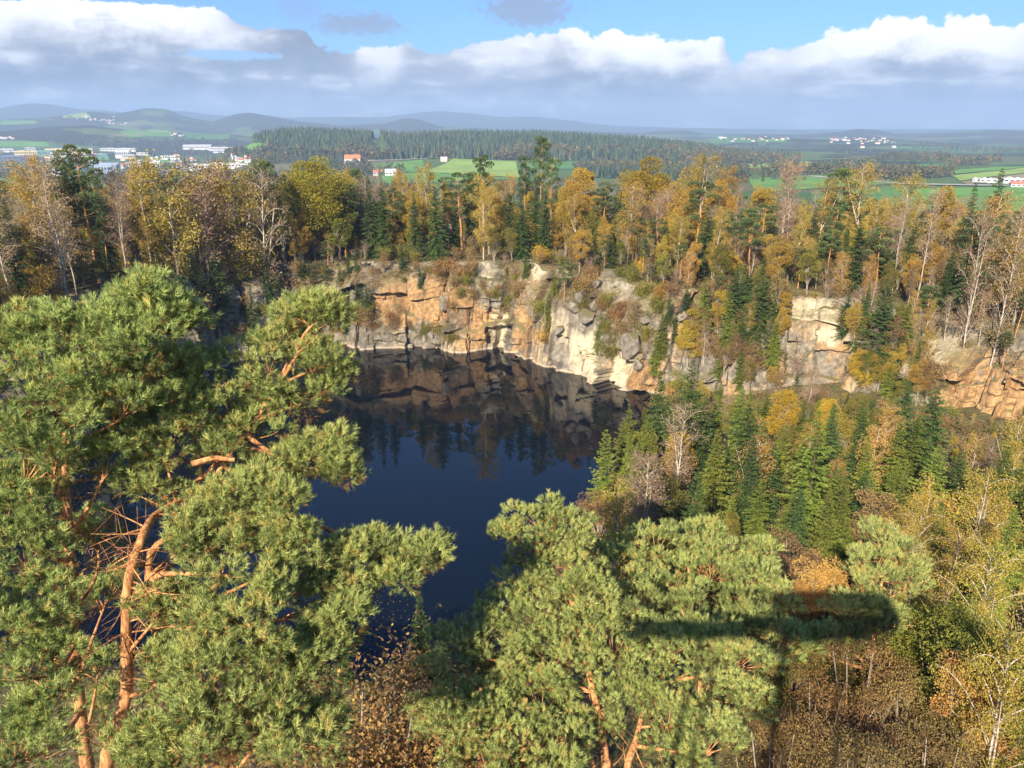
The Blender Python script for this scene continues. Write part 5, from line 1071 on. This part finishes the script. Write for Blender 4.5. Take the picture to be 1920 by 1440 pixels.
WHT, YEL, BLU, GRN, RED, GRY = (0.62, 0.61, 0.59), (0.72, 0.56, 0.22), (0.09, 0.14, 0.26), (0.10, 0.30, 0.26), (0.55, 0.16, 0.10), (0.45, 0.46, 0.48)
GLS = (0.06, 0.08, 0.11)
def gable(w, d, h, rise, over):
    x0, x1, y0, y1 = -w / 2 - over, w / 2 + over, -d / 2 - over, d / 2 + over
    V = [(x0, y0, h), (x1, y0, h), (x1, y1, h), (x0, y1, h), (x0, 0, h + rise), (x1, 0, h + rise)]
    return V, [np.array([[0, 1, 5, 4], [2, 3, 4, 5], [0, 3, 2, 1]]), np.array([[0, 4, 3], [1, 2, 5]])]
def building(x0, x1, by, ty, wall, roof, label, shape='flat', depth=0.5, windows=True, cat='building', name='industrial_hall', turn=0.0, group=None):
    g = on_ground((x0 + x1) / 2, by); dist = g[1]; w = (x1 - x0) / FPX * dist; h = max(4.5, (by - ty) / FPX * dist * (0.8 if shape == 'gable' else 0.92)); d = max(8.0, w * depth)
    o = empty(name, (g[0], g[1] + d / 2, g[2]), turn + math.atan2(-g[0], g[1]) * 0.6); o['category'] = cat; o['label'] = label
    if group: o['group'] = group
    V, F = boxv(-w / 2, w / 2, -d / 2, d / 2, -3, h); put('wall', make_mesh('wall', V, F, paint(wall)), o)
    if shape == 'gable':
        V, Fs = gable(w, d, h + 0.05, d * 0.36, 0.6); rf = put('roof', make_mesh('roof', V, Fs, paint(roof)), o)
        V, F = boxv(w * 0.18, w * 0.18 + 1.4, -0.5, 0.9, h, h + d * 0.42 + 1); put('chimney', make_mesh('chimney', V, F, paint(RED)), rf)
    elif shape == 'shed':
        V = [(-w / 2 - .6, -d / 2 - .6, h + .1), (w / 2 + .6, -d / 2 - .6, h + .1), (w / 2 + .6, d / 2 + .6, h + .1 + d * .10), (-w / 2 - .6, d / 2 + .6, h + .1 + d * .10)]
        V += [(a, b, c + 0.6) for a, b, c in V]; F = boxv(0, 1, 0, 1, 0, 1)[1]; put('roof', make_mesh('roof', V, F, paint(roof)), o)
    else:
        V, F = boxes([(-w / 2 - .5, w / 2 + .5, -d / 2 - .5, d / 2 + .5, h + .02, h + .7), (-w * .3, -w * .12, -d * .2, d * .1, h + .7, h + 2.2), (w * .1, w * .2, -d * .1, d * .2, h + .7, h + 1.8)]); put('roof', make_mesh('roof', V, F, paint(roof)), o)
    if windows:
        k = max(3, min(14, int(w / 7))); st = w / k; L = [(-w / 2 + i * st + st * .2, -w / 2 + i * st + st * .8, -d / 2 - .12, -d / 2 - .02, h * .42, h * .78) for i in range(k)]
        for L1 in L:
            V, F = boxes([L1]); put('window', make_mesh('window', V, F, paint(GLS, 0.15)), o)
    return o
TOWN = [(0, 60, 303, 292, BLU, (0.16, 0.22, 0.36), 'long dark blue hall at the outermost edge of the valley town', 'flat', .35), (28, 70, 292, 283, YEL, WHT, 'yellow hall behind the dark blue hall', 'flat', .4), (71, 94, 294, 283, GRN, GRN, 'green hall beside the yellow hall', 'flat', .5), (88, 165, 287, 279, YEL, WHT, 'long yellow hall with pale roof in the valley town', 'flat', .25), (96, 128, 295, 286, WHT, GRY, 'white hall in front of the long yellow hall', 'flat', .4),
    (132, 166, 296, 288, WHT, WHT, 'white hall at the end of the long yellow hall', 'flat', .4), (170, 182, 295, 288, RED, GRY, 'small red walled hall in the valley town', 'flat', .6), (183, 200, 296, 289, GRN, WHT, 'small green walled hall beside the red one', 'flat', .6), (190, 248, 284, 278, WHT, GRY, 'long white hall behind the tall white block', 'flat', .25), (216, 240, 297, 282, WHT, WHT, 'tall white block with slanting roof in the valley town', 'shed', .7), (228, 250, 298, 290, WHT, GRY, 'white annex at the foot of the tall white block', 'flat', .6),
    (176, 212, 326, 310, (0.34, 0.42, 0.55), (0.42, 0.50, 0.64), 'blue grey roofed hall above the green meadow', 'shed', .9), (80, 100, 330, 316, WHT, GRY, 'white shed between the dark pines and the birches', 'gable', .8), (102, 120, 330, 322, WHT, WHT, 'low white shed by the dark pine', 'flat', .8), (344, 392, 281, 273, WHT, WHT, 'big white factory hall at the foot of the wooded hill', 'shed', .3), (392, 430, 283, 276, WHT, GRY, 'white hall joined to the big factory at the wooded hill', 'flat', .4), (400, 424, 287, 281, WHT, WHT, 'small white hall before the factory at the wooded hill', 'flat', .5),
    (302, 328, 300, 292, WHT, GRY, 'white hall with window band behind the birches', 'flat', .4), (282, 298, 313, 303, WHT, WHT, 'white gabled house behind the birches', 'gable', .8), (330, 352, 309, 302, WHT, GRY, 'white hall at the wood edge behind the birches', 'flat', .5), (355, 392, 318, 308, WHT, WHT, 'wide white hall behind the golden birches', 'flat', .5), (394, 420, 316, 306, (0.7, 0.66, 0.5), WHT, 'cream hall next to the wide white hall', 'flat', .5), (422, 462, 315, 307, WHT, GRY, 'low white hall with grey roof behind the golden birches', 'flat', .4), (440, 455, 300, 296, WHT, GRY, 'small white shed near the meadow under the wooded hill', 'flat', .6), (458, 470, 302, 297, WHT, RED, 'small red roofed house near the meadow under the wooded hill', 'gable', .8),
    (256, 275, 291, 286, WHT, GRY, 'low white hall behind the tall white block', 'flat', .5), (0, 22, 286, 279, WHT, GRY, 'white hall behind the dark blue hall', 'flat', .5), (46, 64, 281, 277, GRY, WHT, 'grey hall furthest back in the valley town', 'flat', .5), (120, 150, 281, 277, WHT, BLU, 'flat white hall far behind the long yellow hall', 'flat', .4), (226, 236, 316, 309, WHT, RED, 'red roofed house near the blue grey hall', 'gable', .9), (236, 262, 312, 304, WHT, GRY, 'grey roofed hall near the blue grey hall', 'flat', .5)]
for x0, x1, by, ty, wc, rc, lab, shp, dp in TOWN: building(x0, x1, by, ty, wc, rc, lab, shp, dp, group='halls of the valley town')
RFO = (0.60, 0.20, 0.09)
building(646, 674, 314, 296, WHT, RFO, 'white farmhouse with steep orange tiled roof below the wooded hill', 'gable', .75, name='farmhouse', cat='house')
building(722, 742, 330, 321, WHT, GRY, 'white house with grey roof at the edge of the green field', 'gable', .7, name='house', cat='house'); building(700, 716, 329, 322, WHT, RED, 'white house with dark red roof by the green field', 'gable', .7, name='house', cat='house'); building(676, 694, 326, 319, WHT, GRY, 'low white house beside the orange roofed farmhouse', 'gable', .7, name='house', cat='house')
building(826, 838, 303, 297, (0.6, 0.5, 0.38), GRY, 'small brown barn on the field at the wood edge', 'gable', .8, name='barn', cat='barn', windows=False)
for x0, x1, by, ty, wc, rc, lab, shp in [(1712, 1730, 331, 325, WHT, RFO, 'white farm building with orange roof on the green fields', 'gable'), (1729, 1745, 330, 325, WHT, WHT, 'white shed of the farm on the green fields', 'flat'), (1826, 1842, 342, 335, WHT, GRY, 'white farm hall behind the lone spruce tip', 'flat'), (1842, 1870, 343, 336, WHT, WHT, 'long white hall behind the lone spruce tip', 'flat'), (1888, 1925, 344, 335, WHT, WHT, 'white hall at the edge of the fields past the lone spruce tip', 'flat'), (1900, 1925, 352, 345, WHT, RED, 'red roofed barn at the edge of the fields', 'gable'), (1780, 1788, 308, 304, WHT, GRY, 'lone white house at the far field wood', 'gable'), (1338, 1345, 318, 313, WHT, GRY, 'little white house behind the wooded rim', 'gable')]:
    building(x0, x1, by, ty, wc, rc, lab, shp, .6, group='farms on the fields')
# villages far off: each house one object, too small in the photograph for parts
def village(name_group, label, spots):
    protos = []
    for wc, rc in ((WHT, RFO), (WHT, GRY), ((0.8, 0.74, 0.6), RED)):
        V, F = boxv(-8, 8, -6, 6, -2, 7); G, Gs = gable(16, 12, 7.05, 4.5, 0.7); n = len(V)
        protos.append(make_mesh('house', V + G, [np.concatenate([np.array(F), Gs[0] + n]), Gs[1] + n], [paint(wc), paint(rc)], midx=[0] * 6 + [1] * 5))
    for px, py in spots:
        g = on_ground(px, py); o = put('house', protos[random.randrange(3)], loc=(g[0], g[1], g[2])); s = random.uniform(0.5, 0.95) * max(1.0, g[1] / 6500); o.scale = (s * random.uniform(1, 1.5), s, s * 0.85)
        o.rotation_euler = (0, 0, random.uniform(-0.7, 0.7)); o['category'] = 'house'; o['label'] = label; o['group'] = name_group
def spread(n, x0, x1, y0, y1): return [(random.uniform(x0, x1), random.triangular(y0, y1)) for _ in range(n)]
village('houses of the village on the left hills', 'tiny pale house of the village on the hazy hills above the valley town', spread(24, 140, 215, 217, 233) + spread(6, 205, 255, 230, 235))
village('houses of the bright far village', 'tiny white house of the bright village far off above the right fields', spread(34, 1545, 1665, 258, 268) + spread(10, 1590, 1690, 264, 278))
village('houses of the scattered far hamlet', 'tiny pale house of the scattered hamlet far off behind the wooded hill', spread(22, 1340, 1480, 255, 267))
village('small houses of the valley town', 'small pale house between the halls of the valley town', spread(26, 60, 300, 284, 326) + spread(26, 300, 475, 284, 322))
village('houses at the valley edge', 'tiny house at the meadow edge above the valley town', spread(8, 0, 40, 256, 262) + spread(5, 320, 345, 251, 258))

# ------------------------------------------------------------------ the lookout tower the photograph was taken from (its shadow lies on the pines)
def tower():
    o = empty('lookout_tower', (-1.1, -5.2, h1(-1.1, -5.2))); o['category'] = 'tower'; o['label'] = 'timber lookout tower whose shadow falls across the pines in front'
    zb = o.location.z; top = CAMZ - 1.75 - zb
    m = bark_mat('weathered_timber', (0.20, 0.15, 0.10), (0.34, 0.27, 0.19), 4.0, 0.2, 0.2)
    for i, (x, y) in enumerate([(-2.6, 3.1), (2.6, 3.1), (2.6, 4.6), (-2.6, 4.6)]):
        V, F = boxes([(x - .06, x + .06, y - .06, y + .06, -1, top - .3)]); put('post', make_mesh('post', V, F, m), o)
    V, F = boxes([(-0.09, 0.09, 3.58, 3.76, -1, top - .3)] + [(0.45 * math.cos(i * .5) - .22, 0.45 * math.cos(i * .5) + .22, 3.67 + .45 * math.sin(i * .5) - .1, 3.67 + .45 * math.sin(i * .5) + .1, i * .2, i * .2 + .05) for i in range(int((top - .5) / .2))]); put('stair', make_mesh('stair', V, F, m), o)
    V, F = boxes([(-0.4, 4.4, y, y + .155, top - .06, top) for y in np.arange(2.9, 4.8, .2)] + [(-5.6, -0.42, y, y + .14, top - .07, top - .01) for y in np.arange(3.7, 4.8, .2)] + [(x, x + .12, 2.9 if x > -.5 else 3.7, 4.9, top - .25, top - .075) for x in (-5.5, -3.2, -1.0, 0.9, 2.6, 4.2)]); put('deck', make_mesh('deck', V, F, m), o)
    rails = [(-0.4, 4.4, 4.85, 4.93, top + z, top + z + .13) for z in (.05, .24, .43, .62, .81)] + [(4.3, 4.4, 3.0, 4.8, top + .02, top + 0.95)]
    for z in (0.5, 0.95): rails.append((-5.6, -0.45, 4.85, 4.92, top + z, top + z + 0.07))
    for x in np.arange(-5.6, -0.5, 1.2): rails.append((x, x + 0.08, 4.85, 4.92, top + .02, top + 0.94))
    V, F = boxes(rails); put('parapet', make_mesh('parapet', V, F, m), o)
tower()

def floating_leaves():
    rng = np.random.default_rng(66); V = []; F = []
    for i in range(260):
        if i < 150: p = at_z(rng.normal(680, 45), rng.normal(1145, 28))
        else:
            q = LAKE[rng.integers(4, 10)]; p = np.array([q[0] + rng.normal() * 3 - 3, q[1] + rng.normal() * 3 - 4, 0])
        if poly_sd(np.array([p[0]]), np.array([p[1]]), LAKE)[0] > -0.5: continue
        a = rng.random() * 6.28; l = rng.uniform(0.05, 0.11); u = np.array([math.cos(a), math.sin(a)]) * l; w = np.array([-u[1], u[0]]) * 0.6; n = len(V)
        for d in (-u, -w, u, w): V.append((p[0] + d[0], p[1] + d[1], 0.006))
        F.append([n, n + 1, n + 2, n + 3])
    o = put('floating_leaves', make_mesh('floating_leaves', V, np.array(F), M['rust'], attrs={'var': rng.random(len(V))})); o['kind'] = 'stuff'
floating_leaves()

# ------------------------------------------------------------------ labels for every plant
LAND = [(770, 565, 'the orange slab'), (590, 380, 'the big round oak'), (935, 610, 'the yellow rock pillar'), (815, 420, 'the broad sunlit spruce'), (980, 420, 'the dark spruce clump'), (1010, 300, 'the tall leaning pine'), (1212, 370, 'the amber rounded oak'), (1140, 450, 'the grassy ledge'), (1090, 570, 'the grey boulders'), (1085, 650, 'the white rock wall'), (1190, 715, 'the orange rock corner'),
        (1525, 600, 'the pale orange slab'), (1637, 620, 'the tall wall spruce'), (1830, 700, 'the big brown slab'), (1880, 340, 'the lone spruce tip'), (1752, 430, 'the leaning white birch'), (1480, 320, 'the pale topped bare birch'), (1585, 360, 'the two tiered pine'), (145, 330, 'the tall pine by the town'), (352, 380, 'the thin crowned bare tree'), (230, 300, 'the tall white hall'), (40, 560, 'the outermost near pine'), (500, 520, 'the shaded lake corner'), (655, 310, 'the orange roofed farmhouse'), (400, 540, 'the near pine tops'),
        (1137, 880, 'the lake edge spruce'), (1300, 780, 'the tallest floor spruce'), (1758, 820, 'the dark bushy spruce'), (1538, 880, 'the broad green spruce'), (1545, 1050, 'the orange maple'), (1660, 1080, 'the slender pine'), (1745, 1010, 'the yellow birch'), (1000, 1200, 'the dome shaped pine'), (720, 1400, 'the rusty bush'), (1290, 930, 'the path'), (1866, 870, 'the bare white floor birch'), (1210, 960, 'the dead lake tree'), (1650, 1320, 'the bottom beech')]
ORD = ['', 'second ', 'third ', 'fourth ', 'fifth ', 'sixth ', 'seventh ', 'eighth ', 'ninth ', 'tenth ', 'eleventh ', 'twelfth ']
def thin_out(limit=300):
    """of each kind the plants that show largest stay single things; the rest of that kind stands together as one object"""
    bpy.context.view_layer.update(); dg = bpy.context.evaluated_depsgraph_get(); rng = np.random.default_rng(3); origin = Vector((0, 0, CAMZ))
    byname = {}
    for d in PLANTS: byname.setdefault(PROTO[d['kind']]['name'], []).append(d)
    for name, L in byname.items():
        if len(L) <= limit: continue
        for d in L:
            ch = [c for c in d['o'].children if c.name.split('.')[0] in ('crown', 'foliage')][0]; me = ch.data; mw = ch.matrix_world; hit = 0
            for q in rng.integers(0, len(me.vertices), 14):
                p = mw @ me.vertices[int(q)].co; px, py = to_px(p)
                if not (0 < px < 1920 and 0 < py < 1440): continue
                v = p - origin; ok, loc, nn, ii, ob, mm = S.ray_cast(dg, origin, v.normalized(), distance=v.length - 0.6)
                hit += (not ok) or ob.original.parent == d['o']
            d['score'] = hit / 14 * (d['h'] / np.linalg.norm(np.array(d['p']) - [0, 0, CAMZ])) ** 2 + (1 if d['note'] else 0)
        L.sort(key=lambda d: -d['score']); rest = L[limit - 2:]; seen = [d for d in rest if d['score'] > 0]
        mats = []; V = []; F = []; MI = []; A = []; n = 0
        for d in rest:
            if d['score'] > 0:
                for c in d['o'].children:
                    me = c.data; co = np.empty(len(me.vertices) * 3, np.float32); me.vertices.foreach_get('co', co); mw = np.array(c.matrix_world)
                    co = co.reshape(-1, 3) @ mw[:3, :3].T + mw[:3, 3]; lv = np.empty(len(me.loops), np.int32); me.loops.foreach_get('vertex_index', lv)
                    va = np.empty(len(co), np.float32); me.attributes['var'].data.foreach_get('value', va)
                    if me.materials[0] not in mats: mats.append(me.materials[0])
                    f = lv.reshape(-1, 4) if len(lv) == 4 * len(me.polygons) else None
                    if f is None: continue
                    V.append(co); F.append(f + n); n += len(co); A.append(va); MI.append(np.full(len(f), mats.index(me.materials[0])))
            for c in list(d['o'].children): bpy.data.objects.remove(c)
            bpy.data.objects.remove(d['o']); d['o'] = None
        if V:
            o = put('other_' + name + 's', make_mesh('other_' + name + 's', np.concatenate(V), np.concatenate(F), mats, midx=np.concatenate(MI), attrs={'var': np.concatenate(A)})); o['kind'] = 'stuff'
        print('thinned', name, len(L), len(seen))
    PLANTS[:] = [d for d in PLANTS if d['o'] is not None]
thin_out()
def label_plants():
    seen = {}; rows = []
    for d in PLANTS:
        p = PROTO[d['kind']]; x, y, z = d['p']; px, py = to_px((x, y, z + d['h'] * 0.6))
        d['o']['group'] = {'spruce': 'spruces', 'pine': 'pines', 'birch': 'birches', 'broadleaf tree': 'broadleaf trees', 'oak': 'oaks', 'maple': 'maples', 'shrub': 'shrubs'}[p['cat']] + ' of the ' + (d['zone'] or 'quarry')
        if d['note']: d['o']['label'] = d['note']; continue
        L = sorted(LAND, key=lambda l: math.hypot((px - l[0]), (py - l[1]) * 1.3))[0]
        dx, dy = px - L[0], py - L[1]
        rel = ('just left of' if dx < 0 else 'just right of') if abs(dx) > abs(dy) * 1.2 else ('behind and above' if dy < 0 else 'below')
        hp = PROTO[d['kind']]['var'][0][1]; size = 'tall ' if d['h'] > 1.1 * hp else ('small ' if d['h'] < 0.7 * hp else '')
        rows.append((size + p['look'], rel, L[2], math.hypot(dx, dy), d))
    by = {}
    for r in rows: by.setdefault(r[:3], []).append(r)
    for (look, rel, lm), rs in by.items():
        rs.sort(key=lambda r: r[3])
        for i, r in enumerate(rs):
            if len(rs) == 1: t = f"{look} {rel} {lm}"
            elif i < len(ORD): t = f"{look} {rel} {lm}, " + ('nearest to it' if i == 0 else ORD[i].strip() + ' away from it')
            else: t = f"{look} {rel} {lm}, beyond the nearer ones"; r[4]['o']['group'] = f"{look}s {rel} {lm}"
            if len(t.split()) > 15: t = t.replace('nearly bare white stemmed', 'bare').replace(' leaved', '').replace('just ', '').replace(' of the', '').replace('reddish twigged', 'reddish').replace(' leaved', '').replace(', beyond the nearer ones', ', further off')
            r[4]['o']['label'] = t
label_plants()
